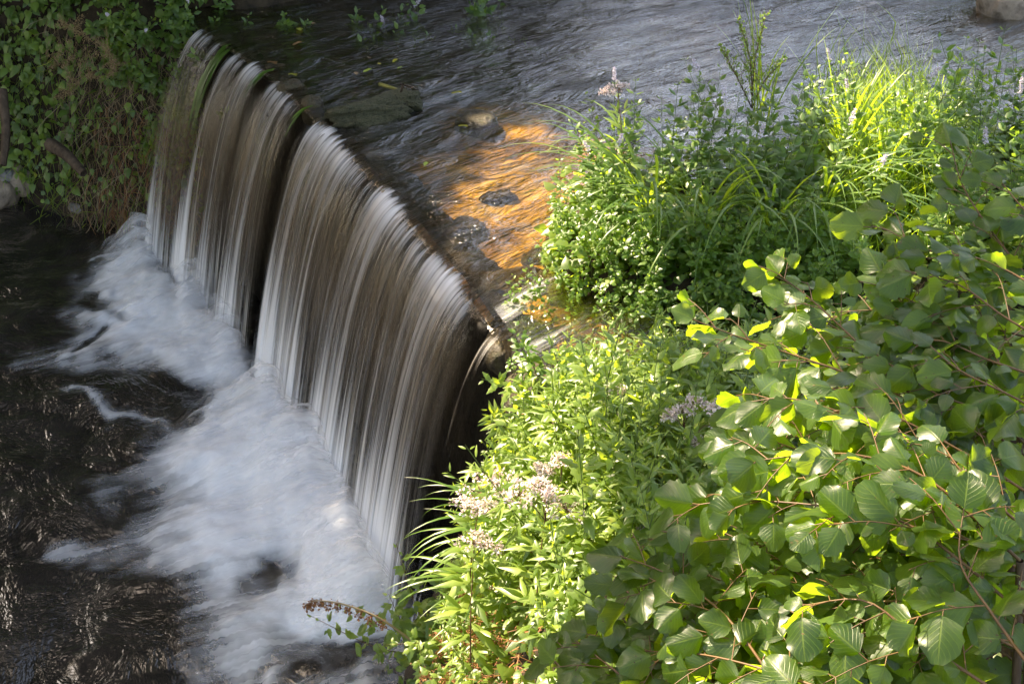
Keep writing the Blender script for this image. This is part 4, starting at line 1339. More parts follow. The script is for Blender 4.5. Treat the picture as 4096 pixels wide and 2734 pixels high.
n1 = alder('alder shrub whose sunlit branch tip reaches left over the dark channel', (1.55, 2.75, -0.05), [
    [(1000, 470, 3.30), (910, 402, 3.30), (850, 374, 3.35), (780, 350, 3.40), (735, 335, 3.40), (690, 318, 3.40)],
    [(990, 440, 3.35), (900, 385, 3.4), (850, 335, 3.5), (800, 290, 3.55), (768, 272, 3.60)],
    [(1010, 490, 3.2), (930, 445, 3.1), (850, 415, 3.1), (790, 398, 3.12), (745, 402, 3.15)],
    [(1010, 450, 3.4), (940, 350, 3.5), (900, 300, 3.6), (880, 272, 3.65)],
    [(1020, 420, 3.7), (930, 380, 3.75), (840, 330, 3.85), (790, 300, 3.9)],
    [(1030, 500, 3.5), (930, 470, 3.5), (830, 445, 3.5), (760, 425, 3.5)]], 0.78, 501)
n2 = alder('alder shrub with grey green shaded leaves at the right edge', (2.05, 3.1, 0.0), [
    [(1075, 330, 3.6), (1010, 255, 3.7), (965, 190, 3.8), (950, 140, 3.85)],
    [(1075, 310, 3.5), (990, 262, 3.6), (930, 250, 3.7), (880, 226, 3.75)],
    [(1075, 400, 3.4), (985, 340, 3.5), (930, 310, 3.55), (890, 290, 3.6)],
    [(1085, 260, 3.6), (1030, 215, 3.7), (1000, 180, 3.8)],
    [(1085, 360, 3.45), (1010, 320, 3.45), (960, 285, 3.5), (905, 270, 3.55)],
    [(1085, 440, 3.2), (1020, 400, 3.2), (960, 370, 3.25), (930, 345, 3.3)]], 0.78, 502, cap=190)
n3 = alder('alder shrub with large half lit leaves filling the bottom right corner', (1.25, 1.85, -0.05), [
    [(1030, 620, 2.70), (960, 560, 2.75), (900, 520, 2.80), (820, 505, 2.85), (740, 500, 2.95), (690, 505, 3.0)],
    [(1010, 700, 2.60), (920, 640, 2.65), (865, 600, 2.70), (800, 605, 2.78)],
    [(900, 720, 2.60), (800, 680, 2.70), (710, 655, 2.85), (640, 650, 3.0)],
    [(1020, 560, 2.8), (930, 480, 2.85), (860, 455, 2.9), (800, 455, 2.92), (745, 462, 2.95)],
    [(800, 720, 2.75), (730, 620, 2.9), (670, 575, 3.05), (620, 555, 3.1)],
    [(1040, 680, 2.6), (990, 610, 2.65), (960, 560, 2.7), (965, 500, 2.75)],
    [(1040, 540, 2.9), (970, 480, 2.9), (940, 440, 2.95)]], 0.79, 503)
n4 = alder('alder shrub standing lower in the shade behind the large leaves', (1.45, 2.4, -0.05), [
    [(1040, 600, 3.15), (940, 560, 3.15), (830, 540, 3.2), (740, 540, 3.3), (660, 530, 3.4)],
    [(1000, 700, 3.1), (880, 640, 3.1), (760, 620, 3.2), (650, 610, 3.3)],
    [(850, 720, 3.1), (740, 690, 3.15), (640, 680, 3.3), (590, 670, 3.4)],
    [(1040, 520, 3.3), (960, 510, 3.3), (860, 490, 3.35), (760, 480, 3.4)],
    [(1040, 650, 3.0), (960, 600, 3.0), (900, 570, 3.0), (840, 575, 3.05)],
    [(700, 730, 3.1), (640, 640, 3.3), (600, 590, 3.45)],
    [(1040, 460, 3.5), (960, 430, 3.55), (900, 410, 3.6), (840, 390, 3.65)]], 0.77, 504)

n5 = alder('alder shrub whose inner shaded leaves fill the gap above the large leaves', (1.75, 2.65, -0.05), [
    [(1040, 420, 3.5), (960, 400, 3.5), (880, 400, 3.5), (820, 380, 3.55)],
    [(1040, 480, 3.3), (950, 460, 3.3), (880, 430, 3.35), (810, 425, 3.4)],
    [(1040, 340, 3.65), (960, 320, 3.7), (890, 310, 3.7), (830, 312, 3.75)],
    [(1050, 380, 3.3), (990, 360, 3.35), (940, 340, 3.4), (900, 345, 3.45)],
    [(1050, 560, 3.1), (980, 520, 3.1), (900, 510, 3.15), (830, 520, 3.2)]], 0.77, 505, cap=280)
n6 = alder('alder shrub lowest in the bottom corner, mostly covered by other leaves', (1.05, 2.05, -0.1), [
    [(1040, 700, 2.95), (950, 660, 2.95), (860, 650, 3.0), (790, 640, 3.0)],
    [(960, 720, 2.9), (880, 690, 2.9), (800, 660, 2.95), (740, 640, 3.0)],
    [(820, 730, 2.95), (740, 690, 3.0), (670, 690, 3.1), (610, 690, 3.2)],
    [(700, 740, 3.0), (640, 690, 3.1), (590, 650, 3.2), (575, 640, 3.25)],
    [(1040, 640, 2.9), (990, 630, 2.9), (930, 600, 2.9), (880, 610, 2.95)]], 0.77, 506)

n7 = alder('alder shrub between the sunlit tip and the large bottom leaves', (1.6, 2.3, -0.1), [
    [(1040, 580, 2.95), (950, 530, 3.0), (870, 500, 3.05), (800, 480, 3.1), (740, 470, 3.15)],
    [(1040, 500, 3.05), (960, 450, 3.1), (880, 410, 3.15), (820, 400, 3.2)],
    [(900, 730, 2.9), (830, 650, 2.95), (760, 600, 3.0), (700, 570, 3.1)],
    [(1040, 660, 2.85), (960, 620, 2.85), (890, 600, 2.9), (830, 620, 2.95)],
    [(1040, 440, 3.2), (980, 410, 3.25), (930, 390, 3.3), (870, 350, 3.4)],
    [(760, 730, 3.0), (700, 670, 3.1), (650, 640, 3.2), (610, 620, 3.3)]], 0.77, 507)

n8 = alder('alder shrub with small leaves low at the right under the others', (1.85, 2.45, -0.1), [
    [(1050, 620, 3.05), (970, 570, 3.05), (900, 545, 3.1), (830, 550, 3.15)],
    [(1050, 540, 3.2), (980, 480, 3.2), (920, 460, 3.25), (850, 450, 3.3)],
    [(1050, 470, 3.35), (1000, 420, 3.4), (950, 390, 3.4), (890, 370, 3.45)],
    [(1050, 700, 2.9), (1000, 650, 2.95), (940, 640, 3.0), (870, 670, 3.0)],
    [(1050, 400, 3.45), (1010, 360, 3.5), (960, 340, 3.55), (920, 320, 3.6)]], 0.76, 508)
n9 = alder('alder shrub with small leaves in the middle, behind the sunlit bottom leaves', (1.4, 2.15, -0.1), [
    [(920, 730, 3.0), (850, 620, 3.05), (780, 560, 3.1), (720, 530, 3.2)],
    [(860, 730, 3.05), (790, 620, 3.1), (720, 600, 3.15), (660, 600, 3.2)],
    [(1040, 560, 3.1), (940, 500, 3.15), (850, 470, 3.2), (770, 440, 3.25), (730, 440, 3.3)],
    [(740, 730, 3.1), (690, 640, 3.15), (640, 600, 3.25), (610, 580, 3.3)],
    [(820, 730, 2.85), (770, 660, 2.9), (700, 630, 3.0), (660, 640, 3.05)]], 0.76, 509)

# ================================================================== LEFT BANK COVER
def far_bank_normal(x, y, e=0.03):
    h0, d = far_bank_h(x, y)
    hx, _ = far_bank_h(x + e, y)
    hy, _ = far_bank_h(x, y + e)
    n = np.stack([-(hx - h0) / e, -(hy - h0) / e, np.ones_like(h0)], -1)
    return h0, d, n / np.linalg.norm(n, axis=-1, keepdims=True)

def bank_scatter(name, tm, n, xr, dr, mat, label, out=(0.0, 0.1), scale=(0.7, 1.3), hang=0.6, cond=None, zr=None):
    x = RNG.uniform(*xr, n)
    ey = np.interp(x, [p[0] for p in BANK_EDGE], [p[1] for p in BANK_EDGE])
    y = ey + RNG.uniform(*dr, n)
    h, d, nm = far_bank_normal(x, y)
    k = np.ones(n, bool) if cond is None else cond(x, y, h, d)
    if zr: k &= (h > zr[0]) & (h < zr[1])
    x, y, h, nm = x[k], y[k], h[k], nm[k]
    m = len(x)
    T = np.stack([x, y, h], -1) + nm * RNG.uniform(*out, (m, 1))
    ax = np.stack([RNG.normal(0, .5, m), RNG.normal(-.3, .4, m), RNG.normal(-hang, .4, m)], -1)
    up = nm + RNG.normal(0, .3, (m, 3)) + [0, -.3, .6]
    B = Batch()
    B.scatter(tm, frame(ax, up), T, RNG.uniform(*scale, m))
    add(name, B.mesh(name, [mat]), kind='stuff', label=label)

ivy_mask = lambda x, y, h, d: (fbm(x * 1.6 + 5, h * 1.6, 131, 3) > 0.30) & ((x < -3.05) | (RNG.random(x.shape) < .30))
bank_scatter('ivy_cover', HEART_L, 9500, (-5.2, -2.05), (-0.02, 1.5), M_ivy, 'heart shaped bindweed and ivy leaves covering the left bank', (0.0, 0.16), (0.5, 1.5), cond=ivy_mask, zr=(-1.35, 2))
bank_scatter('ivy_cover', ROUND_L, 1300, (-5.2, -2.3), (0.0, 0.6), M_ivy, 'small round leaves low on the left bank', (0.02, 0.12), (0.5, 1.1), cond=lambda x, y, h, d: x < -2.9, zr=(-1.45, -.3))
bank_scatter('creeping_leaves', TINY_L, 2600, (-2.62, -2.10), (-0.05, 0.30), M_cress, 'mat of tiny round leaves hanging beside the far edge of the fall', (0.01, 0.10), (1.2, 2.1), zr=(-1.05, -0.35))

def hanging(name, n, xr, dr, mat, label, ln=(0.1, 0.35), zr=(-1.6, 0.3), w=0.0016, out=(0.0, .1), stray=0.5):
    x = RNG.uniform(*xr, n)
    ey = np.interp(x, [p[0] for p in BANK_EDGE], [p[1] for p in BANK_EDGE])
    y = ey + RNG.uniform(*dr, n)
    h, d, nm = far_bank_normal(x, y)
    k = (h > zr[0]) & (h < zr[1])
    B = Batch()
    for i in np.nonzero(k)[0]:
        p = np.array([x[i], y[i], h[i]]) + nm[i] * rr.uniform(*out)
        L = rr.uniform(*ln)
        a = np.array([rr.gauss(0, stray), rr.gauss(-.25, stray * .6), rr.gauss(-.9, stray)]); a /= np.linalg.norm(a)
        q = p + a * L + np.array([0, -.02, 0])
        pts = spline([p, (p + q) / 2 + np.array([rr.gauss(0, .03), -.05, rr.gauss(0.02, .02)]), q], 5)
        s = np.array([rr.uniform(-1, 1), rr.uniform(-.4, .4), rr.uniform(-.4, .4)]); s /= np.linalg.norm(s) + 1e-9
        wd = (w * np.array([1, 1.1, 1, .8, .3]))[:, None]
        B.put(np.stack([pts - s * wd, pts + s * wd], 1).reshape(-1, 3), grid_faces(2, 5), rnd=rr.random())
    add(name, B.mesh(name, [mat]), kind='stuff', label=label)
hanging('dry_grass', 2200, (-3.25, -2.05), (-0.05, 0.65), M_dry, 'dry tangled grass hanging down the left bank', zr=(-1.55, -0.15))
hanging('rusty_roots', 1100, (-2.95, -2.1), (-0.08, 0.35), M_rust, 'rust brown rootlets above the dark pool edge', zr=(-1.6, -0.7), ln=(.08, .25))
hanging('thin_grass', 1300, (-4.2, -2.1), (-0.05, 0.5), M_grass, 'thin green grass on the lower left bank', zr=(-1.6, -0.3), w=.002, stray=.8)

# ---- mint hanging over the water at the top left
def mint_over_at():
    x = rr.uniform(-2.0, -0.1)
    ey = np.interp(x, [p[0] for p in BANK_EDGE], [p[1] for p in BANK_EDGE])
    if x > -1.4: d = rr.uniform(-0.06, 0.12)
    else: d = rr.uniform(0.0, 0.85)
    y = ey + d
    h, _ = far_bank_h(np.array([x]), np.array([y]))
    h = float(h[0])
    if x < -2.0 and (h < -0.62 or (h < -0.35 and x < -2.6)): return None
    if x > -1.9 and x < -1.2 and d < .1: return None
    return x, y, h, 1.0 if x > -1.4 else 0.9
ol = lambda x, y: 'mint stem ' + ('hanging over the dark water far from the fall' if x > -.9 else 'hanging over the dark water at the top edge' if x > -1.6 else 'hanging right above the crest of the far curtain' if x > -2.15 else 'drooping from the left bank beside the far curtain' if x > -2.6 else 'drooping from the left bank over the ivy')
scatter_things('mint_plant', mints, 54, mint_over_at, ol, 'mint', 'mint stems overhanging the left bank', scale=(.9, 1.2), tilt=0.85, biasdir=-math.pi / 2)
scatter_things('mint_plant', mints_fl, 6, mint_over_at, lambda x, y: 'lilac ' + 'flowering ' + ol(x, y), 'mint', 'flowering mint stems overhanging the left bank', scale=(.9, 1.2), tilt=0.85, biasdir=-math.pi / 2)

def mint_left_at():
    x = rr.uniform(-3.2, -1.98)
    y = np.interp(x, [p[0] for p in BANK_EDGE], [p[1] for p in BANK_EDGE]) + rr.uniform(.05, .75)
    h = float(far_bank_h(np.array([x]), np.array([y]))[0][0])
    lim = -0.75 if x > -2.5 else -0.55 if x > -2.9 else -0.25
    return (x, y, h, 1.0) if h > lim else None
scatter_things('mint_plant', mints, 72, mint_left_at, ol, 'mint', 'mint stems overhanging the left bank', scale=(.75, 1.0), tilt=0.95, biasdir=-math.pi / 2)
scatter_things('mint_plant', mints_fl, 12, mint_left_at, lambda x, y: 'lilac flowering ' + ol(x, y), 'mint', 'flowering mint stems overhanging the left bank', scale=(.75, 1.0), tilt=0.95, biasdir=-math.pi / 2)

# ---- seed sprays
def spray(name, p, q, mat, n, spread, label, cat, r=0.0025, side=9, grains=26, group=None):
    p, q = np.array(p), np.array(q)
    root = add(name, None, loc=p, label=label, cat=cat, group=group)
    Bs, Bg = Batch(), Batch()
    e = q - p
    pts = spline([(0, 0, 0), e * .5 + [0, 0, .12 * np.linalg.norm(e)], e], 14)
    Bs.put(*tube_geo(pts, r, r * .4, 5))
    for k in range(side):
        i = 3 + k * 10 // side
        d = RNG.normal(0, 1, 3); d = d / np.linalg.norm(d) + [0, 0, .3]
        l = spread * rr.uniform(.4, 1.0) * (1.1 - .6 * i / 13)
        s = pts[i] + d * l
        Bs.put(*tube_geo([pts[i], (pts[i] + s) / 2 + [0, 0, .01], s], r * .5, r * .25, 4))
        t = RNG.random((grains, 1)) * .9 + .1
        Bg.scatter(GRAIN, frame(RNG.normal(0, 1, (grains, 3)), RNG.normal(0, 1, (grains, 3))), pts[i] + (s - pts[i]) * t + RNG.normal(0, .010, (grains, 3)), RNG.uniform(.7, 1.4, grains))
    add('stem', Bs.mesh('stem', [mat]), root)
    add('seed_cluster', Bg.mesh('seed_cluster', [mat]), root, kind='stuff')
for (u0, v0, z0), (u1, v1, z1), n, lab in [((92, 62, -.25), (46, 70, -.45), 9, 'tan seed spray drooping left over the upper ivy'), ((100, 48, -.15), (62, 28, .05), 8, 'thin tan seed spray near the top left corner'),
                                          ((110, 70, -.25), (58, 100, -.6), 14, 'longest tan seed spray drooping over the middle of the ivy'), ((108, 45, -.15), (113, 78, -.35), 16, 'dense tan seed head hanging beside the mint')]:
    pp = deep(u0, v0, 9.62); qq = deep(u1, v1, 9.35)
    spray('seed_spray', pp, qq, M_tan, n, 0.20, lab, 'seed head', side=n + 4, grains=60, group='tan seed sprays on the left bank')

M_mossrock = simple_mat('moss_grown_rock', (0.012, 0.012, 0.006), (0.12, 0.115, 0.06), 55.0, 0.8, 1.0, 0.06, c3=(0.030, 0.036, 0.012))

# ================================================================== STONES, TWIGS, FALLEN LEAVES
def rock(name, loc, size, rot, mat, label, seed, cat='rock', group=None, n=20, rough=0.28):
    th = np.linspace(0, math.pi, n); ph = np.linspace(0, 2 * math.pi, 2 * n)
    P, T = np.meshgrid(ph, th)
    d = np.stack([np.sin(T) * np.cos(P), np.sin(T) * np.sin(P), np.cos(T)], -1)
    k = 1 + rough * (fbm(d[..., 0] * 1.6 + seed, d[..., 1] * 1.6 + d[..., 2] * 1.3, seed, 4) * 2 - 1) + rough * .25 * (fbm(d[..., 0] * 6 + seed, d[..., 1] * 6 + d[..., 2] * 5, seed + 7, 3) - .5)
    k[:, -1] = k[:, 0]; k[0] = k[0].mean(); k[-1] = k[-1].mean()
    d = np.sign(d) * np.abs(d) ** 0.85
    V = (d * k[..., None] * np.array(size)).reshape(-1, 3)
    me = mesh_np(name, V, grid_faces(2 * n, n), mats=[mat])
    o = add(name, me, loc=loc, label=label, cat=cat, group=group)
    o.rotation_euler = rot
    return o
rock('rock', at(26, 178, -1.38), (0.16, 0.12, 0.12), (.2, .3, .5), M_rock, 'pale brown boulder at the foot of the left bank', 3)
rock('rock', at(47, 177, -1.40), (0.13, 0.07, 0.06), (.2, .5, -.5), M_grey_rock, 'grey wedge shaped stone leaning on the pale boulder', 5)
rock('rock', at(2, 193, -1.45), (0.15, 0.12, 0.12), (.1, .2, 1.5), M_rock, 'brown boulder cut by the left edge of the picture', 8)
rock('rock', at(8, 176, -1.32), (0.06, 0.05, 0.05), (.1, .2, .5), M_grey_rock, 'small stone between the two boulders', 9)
rock('rock', at(80, 207, -1.52), (0.09, 0.06, 0.05), (0, .2, .2), M_grey_rock, 'flat wet stone at the edge of the dark pool', 10)
rock('rock', (3.36, 9.36, 0.08), (0.24, 0.20, 0.22), (.2, .1, .4), M_rock, 'pale grey rock at the far bank in the top right corner', 12, n=26)
rock('mossy_stone', tuple(at(366, 112, 0.015)), (0.25, 0.13, 0.07), (0, 0, .55), M_mossrock, 'mossy stone breaking the water behind the weir lip, twigs on it', 14, n=44, rough=.55)
rock('mossy_stone', tuple(at(398, 103, 0.015)), (0.13, 0.10, 0.06), (0, 0, .2), M_mossrock, 'smaller mossy stone touching the twig stone', 15, n=36, rough=.5)
rock('mossy_stone', tuple(at(478, 124, -0.05)), (0.11, 0.12, 0.07), (0, 0, .9), M_wet_rock, 'dark mossy stone at the upper end of the golden shallow', 16)
rock('mossy_stone', tuple(at(497, 199, -0.07)), (0.10, 0.05, 0.05), (0, 0, .1), M_wet_rock, 'small dark mossy stone in the middle of the golden shallow', 17)
rock('mossy_stone', tuple(at(466, 230, -0.06)), (0.10, 0.09, 0.06), (0, 0, .3), M_wet_rock, 'dark wet stone behind the crest of the widest curtain', 18)
rock('mossy_stone', tuple(at(541, 258, -0.07)), (0.10, 0.06, 0.06), (0, 0, .3), M_wet_rock, 'low mossy stone at the tip of the spit', 19)
rock('mossy_stone', tuple(at(518, 284, -0.08)), (0.20, 0.12, 0.06), (0, 0, .2), M_wet_rock, 'broad brown mossy ledge stone at the near end of the weir', 20, n=26)
rock('mossy_stone', tuple(at(528, 338, -0.09)), (0.13, 0.10, 0.07), (0, 0, .2), M_moss, 'wet mossy stone below the cress on the ledge', 21)
rock('mossy_stone', tuple(at(575, 366, -0.06)), (0.13, 0.09, 0.07), (0, 0, .4), M_moss, 'yellow green mossy stone in front of the side channel', 22)
rock('mossy_stone', tuple(at(502, 352, -0.14)), (0.09, 0.10, 0.09), (0, 0, .4), M_wet_rock, 'wet stone where the trickle leaves the ledge', 23)
rock('mossy_stone', tuple(at(540, 395, -0.12)), (0.16, 0.12, 0.12), (0, 0, .4), M_wet_rock, 'dark stone under the rusty moss on the slope', 24)
rock('mossy_stone', tuple(at(292, 93, -0.06)), (0.09, 0.08, 0.08), (0, 0, .4), M_wet_rock, 'stone in the lip between the far curtain and the narrow strand', 25)
rock('mossy_stone', tuple(at(313, 111, -0.06)), (0.07, 0.07, 0.09), (0, 0, .4), M_wet_rock, 'stone in the lip between the narrow strand and the widest curtain', 26)
rock('mossy_stone', tuple(at(276, 72, -0.05)), (0.08, 0.06, 0.05), (0, 0, .4), M_wet_rock, 'stone in the lip at the inner edge of the far curtain', 27)
# moss cushions on the weir
def moss(s, z, size, label, seed):
    p = lip(np.array([s]))[0]; n = lipn(np.array([s]))[0]
    o = 0.27 * (-z / 1.9) + 0.02
    k = rock('moss_cushion', (p[0] + n[0] * o, p[1] + n[1] * o, z), size, (0, 0, -0.5), M_moss, label, seed, 'moss', n=18, rough=.6)
moss((sA1 + sB0) / 2, -0.5, (0.03, 0.07, 0.22), 'yellow green moss hanging on the weir between the far curtain and the strand', 31)
moss((sB1 + sC0) / 2 + .02, -0.75, (0.03, 0.06, 0.20), 'moss on the weir between the strand and the widest curtain', 32)
moss((sB1 + sC0) / 2, -0.35, (0.025, 0.05, 0.10), 'dark moss just under the lip beside the widest curtain', 33)

# green weed combed by the far curtain
def weed(s0, s1, t0, t1, n, seed):
    B = Batch()
    for k in range(n):
        s = rr.uniform(s0, s1); t = rr.uniform(t0, t1); L = rr.uniform(.12, .3)
        tt = np.linspace(t, t + L, 5)
        P = lip(np.full(5, s) + np.linspace(0, rr.uniform(-.02, .02), 5)) + lipn(np.full(5, s)) * (THROW * tt + rr.uniform(0.0, .03))[:, None]
        z = -DROP * np.maximum(tt, 0) ** 2 + 0.012
        pts = np.concatenate([P, z[:, None]], 1)
        tn = lip(np.array([s + .01]))[0] - lip(np.array([s]))[0]; tn = np.append(tn / np.linalg.norm(tn), 0)
        w = (0.004 * np.array([.6, 1, 1, .8, .2]))[:, None]
        B.put(np.stack([pts - tn * w, pts + tn * w], 1).reshape(-1, 3), grid_faces(2, 5), rnd=rr.random())
    add('water_weed', B.mesh('water_weed', [M_weed]), kind='stuff', label='bright green weed combed down by the falling water')
M_weed = leaf_mat('water_weed', (0.03, 0.08, 0.008), (0.06, 0.14, 0.015), (0.09, 0.19, 0.02), (0.1, 0.2, 0.02), 0.2, 0.4)
weed(sG - .04, sG + .05, 0.02, 0.35, 60, 1)
weed(sA1 - .08, sA1 - .05, -0.04, 0.04, 12, 2)
weed(sB1 - .05, sB1 - .03, -0.02, 0.06, 8, 3)

def fallen(u, v, z, size, mat, label, yaw, curl=0.2):
    size *= .8
    Vv, Ff, uu = leaf(size, size * .7, 2, 5, fold=-0.15, droop=curl, wave=.08, wide=.4)
    o = add('fallen_leaf', mesh_np('fallen_leaf', Vv, Ff, uu, mats=[mat]), loc=at(u, v, z), label=label, cat='leaf', group='fallen leaves on the water')
    o.rotation_euler = (0.1, 0.05, yaw)
for i, (u, v, sz, y, w) in enumerate([(296, 75, .075, 1, 'yellow leaf caught at the lip near the narrow strand'), (371, 69, .07, 2.2, 'curled yellow leaf drifting behind the mossy stone'), (380, 64, .045, .4, 'small yellow green leaf just beside the curled yellow one'),
                                    (397, 59, .06, 2.6, 'pale green leaf farthest out on the dark water'), (402, 67, .04, 2, 'tiny pale leaf below the farthest green one'), (418, 100, .07, .3, 'dull yellow leaf under the water beside the twigs'), (461, 92, .07, 1.6, 'green leaf at the border of the bright reflection'),
                                    (467, 126, .065, 1.2, 'green leaf resting against the dark mossy stone'), (427, 162, .05, 2.8, 'small leaf sunk in the brown rapids'), (392, 112, .05, 0, 'yellow leaf at the near side of the mossy stone'), (301, 30, .09, .5, 'yellowish leaf on the black water near the overhanging mint')]):
    fallen(u, v, 0.02, sz, M_yel, w, y)
for i, (u, v, sz, y, w) in enumerate([(276, 63, .09, 1, 'brown leaf on the lip between the curtains'), (301, 42, .075, 2.2, 'brown leaf on the black water'), (314, 24, .06, .4, 'orange leaf on the black water nearest the top edge'), (357, 74, .06, .4, 'brown leaf left of the curled yellow leaf')]):
    fallen(u, v, 0.02, sz, M_brn, w, y)
def twig(pts, r, mat, label, side=()):
    P = np.array([list(p) for p in pts]); c = P.mean(0)
    B = Batch(); B.put(*tube_geo(spline(P - c, 8), r, r * .6, 6))
    for a, b in side:
        B.put(*tube_geo(spline([P[a] - c, (P[a] + np.array(b)) / 2 - c, np.array(b) - c], 5), r * .5, r * .3, 5))
    add('twig', B.mesh('twig', [mat]), loc=c, label=label, cat='twig', group='twigs on the mossy stone')
M_reed = simple_mat('wet_reed', (0.10, 0.10, 0.02), (0.22, 0.20, 0.05), 14, .5, 0)
twig([at(380, 84, .06), at(398, 90, .07), at(409, 98, .04)], .012, M_reed, 'thick yellow green reed stem lying across the mossy stone')
twig([at(403, 84, .14), at(401, 92, .08), at(398, 101, .03)], .008, M_bark, 'dark twig standing up from the mossy stone')
twig([at(378, 96, .05), at(390, 95, .06), at(404, 103, .03)], .006, M_reed, 'thin reed stem under the thicker one')
twig([at(400, 84, .05), at(410, 86, .04), at(414, 87, .02)], .006, M_bark, 'short brown twig at the upstream end of the mossy stone')
p0, p1 = deep(50, 144, 10.0), deep(84, 173, 9.75)
twig([p0, (p0 + p1) / 2 + Vector((0, 0, .03)), p1], .05, M_bark, 'grey dead root lying down the left bank above the boulders')
twig([deep(2, 90, 9.9), deep(6, 130, 9.85), deep(3, 165, 9.8)], .04, M_bark, 'dark upright trunk stub at the left edge in the ivy')

# ================================================================== NETTLES AND DRY STEMS AT THE FOOT OF THE SLOPE
def dry_spike(pxs, z, label):
    P = np.array([list(at(u, v, zz)) for (u, v), zz in zip(pxs, z)]); b = P[0]
    root = add('dry_spike', None, loc=b, label=label, cat='dry stem')
    pts = spline(P - b, 26)
    B = Batch(); B.put(*tube_geo(pts, .006, .002, 5), rnd=.5); add('stem', B.mesh('stem', [M_dry]), root)
    for i in range(6, 26, 2):
        Bk = Batch()
        m = 44
        t = RNG.random((m, 1))
        l = 0.055 * (1.2 - i / 30)
        Bk.scatter(GRAIN, frame(RNG.normal(0, 1, (m, 3)) - [0, 0, 1], RNG.normal(0, 1, (m, 3))), pts[i] - np.array([0, 0, 1]) * t * l + RNG.normal(0, .008, (m, 3)), RNG.uniform(1.0, 2.0, m))
        add('seed_cluster', Bk.mesh('seed_cluster', [M_rust]), root, kind='stuff')
dry_spike([(412, 640), (380, 618), (345, 604), (318, 600), (305, 604)], [-.95, -.8, -.72, -.72, -.76], 'brown dry spike arching left over the foam')
def stand(name, parts, u, v, z, target, label, cat, group, sc):
    """a plant rooted under (u, v) whose tip leans to the target pixel"""
    p = at(u, v, z); q = at(*target)
    d = Vector(q) - Vector(p)
    az = math.atan2(d.y, d.x); tl = math.atan2(math.hypot(d.x, d.y), d.z)
    place(name, parts, p, rr.random() * 6, (az, tl), sc, label, cat, group)
for u, v, z, tg, sc, lab in [(415, 640, -1.2, (366, 583, -.75), 1.0, 'nettle leaning left over the white foam below the fall'), (425, 625, -1.1, (388, 540 + 45, -.6), 1.0, 'nettle in front of the foot of the widest curtain'), (430, 640, -1.1, (440, 565, -.55), 1.0, 'nettle beside the dark rock under the slope'),
                           (410, 655, -1.25, (325, 660, -1.0), 1.05, 'pale nettle stretched low over the foam at the bottom'), (420, 690, -1.3, (352, 672, -1.1), .7, 'nettle at the bottom edge over the foam'), (440, 690, -1.2, (400, 665, -.9), .9, 'nettle at the bottom edge beside the rusty stems'), (425, 640, -1.2, (345, 632, -.85), .9, 'nettle with its tip under the brown dry spike'),
                           (470, 690, -1.1, (455, 655, -.7), 1.0, 'nettle in front of the rusty stems'), (450, 650, -1.0, (420, 600, -.55), .9, 'nettle rising behind the brown dry spike')]:
    stand('nettle', rr.choice(nettles), u, v, z, tg, lab, 'nettle', 'nettles at the foot of the slope', sc)
for k, (u, v, z, tg) in enumerate([(520, 440, -.3, (482, 420, .05)), (512, 455, -.4, (470, 442, -.05)), (505, 480, -.5, (464, 466, -.15)), (500, 500, -.6, (456, 490, -.2)), (535, 420, -.15, (496, 402, .1)), (545, 400, -.1, (512, 384, .12)),
                                   (495, 530, -.7, (450, 520, -.3)), (490, 560, -.8, (444, 552, -.4)), (510, 430, -.3, (488, 432, 0)), (500, 470, -.5, (474, 480, -.1)), (490, 510, -.6, (462, 512, -.25)), (485, 545, -.7, (455, 540, -.35)),
                                   (530, 430, -.2, (505, 415, .1)), (520, 460, -.3, (490, 455, 0)), (470, 600, -1.0, (440, 590, -.65)), (500, 590, -.8, (460, 580, -.45))]):
    stand('toothed_herb' if k % 2 else 'willowherb', rr.choice(herbs if k % 2 else lances), u, v, z, tg, ['narrow', 'toothed'][k % 2] + ' sunlit herb leaning out over the dark rock beside the fall, ' + ('uppermost' if v < 445 else 'upper' if v < 480 else 'middle' if v < 530 else 'lower') + ' part',
          'herb', 'herbs leaning out beside the fall', 0.8)
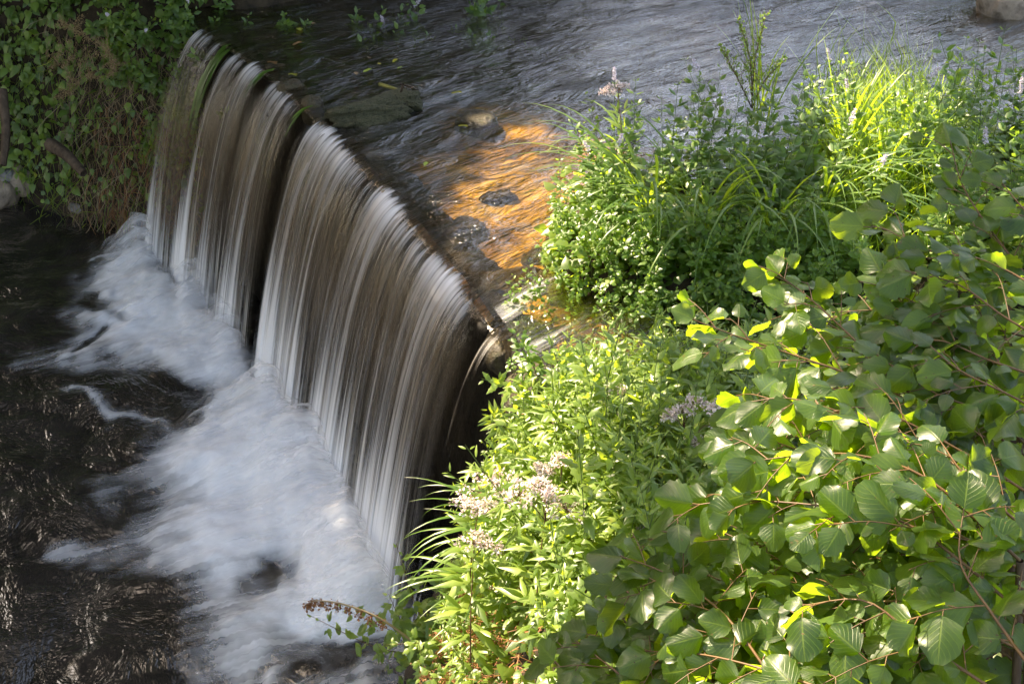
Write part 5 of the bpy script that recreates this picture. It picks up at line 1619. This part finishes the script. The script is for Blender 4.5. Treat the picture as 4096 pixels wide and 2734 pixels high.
for i, (a, za, b, zb, lab) in enumerate([((500, 640), -.9, (430, 660), -.95, 'rusty dock stem lying toward the foam'), ((510, 615), -.7, (440, 610), -.7, 'rusty dock stem below the drooping sedge'), ((520, 640), -.7, (470, 605), -.5, 'rusty dock stem in the middle of the dry tangle'),
                                     ((500, 680), -.9, (450, 690), -.9, 'rusty dock stem at the bottom edge'), ((530, 670), -.7, (490, 650), -.6, 'rusty dock stem at the right of the dry tangle'), ((480, 660), -.9, (435, 632), -.8, 'rusty dock stem crossing the nettles'),
                                     ((510, 600), -.5, (460, 590), -.5, 'uppermost rusty dock stem under the herbs'), ((560, 690), -.6, (510, 672), -.5, 'rusty dock stem at the bottom among green herbs'),
                                     ((540, 650), -.55, (480, 628), -.42, 'rusty dock stem lying under the drooping sedge blades'), ((530, 690), -.6, (470, 668), -.55, 'rusty dock stem left of the bottom green herbs'), ((500, 630), -.6, (450, 650), -.7, 'rusty dock stem bent down among the nettles'),
                                     ((545, 620), -.45, (500, 612), -.3, 'rusty dock stem at the upper right of the dry tangle'), ((520, 660), -.6, (458, 640), -.55, 'long rusty dock stem crossing the middle of the tangle'), ((470, 690), -.9, (420, 676), -.9, 'rusty dock stem lowest over the foam edge')]):
    spray('dock_stem', at(*a, za), at(*b, zb), M_rust, 10, 0.15, lab, 'dry stem', side=16, grains=34, group='rusty dock stems at the foot of the slope')
# rusty moss on the slope
def litter():
    B = Batch()
    for (u, v, n) in ((530, 390, 500), (500, 375, 260), (510, 660, 700), (470, 640, 500), (480, 440, 250), (560, 380, 200)):
        for k in range(n):
            p = at(u + rr.gauss(0, 22), v + rr.gauss(0, 16), rr.uniform(-.9, .1))
            h, a, b = gz(p.x, p.y)
            if h < -1.3 or b < 0.05: continue
            a_ = np.array([p.x, p.y, h + rr.uniform(0, .12)])
            d = np.array([rr.gauss(0, 1), rr.gauss(0, 1), rr.gauss(0, .4)]); d /= np.linalg.norm(d)
            q = a_ + d * rr.uniform(.04, .12)
            s = np.cross(d, [0, 0, 1]) * .0016
            B.put(np.array([a_ - s, a_ + s, q + s, q - s]), np.array([[0, 1, 2, 3]]), rnd=rr.random())
    add('litter', B.mesh('litter', [M_rust]), kind='stuff', label='rusty dead stems and moss on the near slope')
litter()
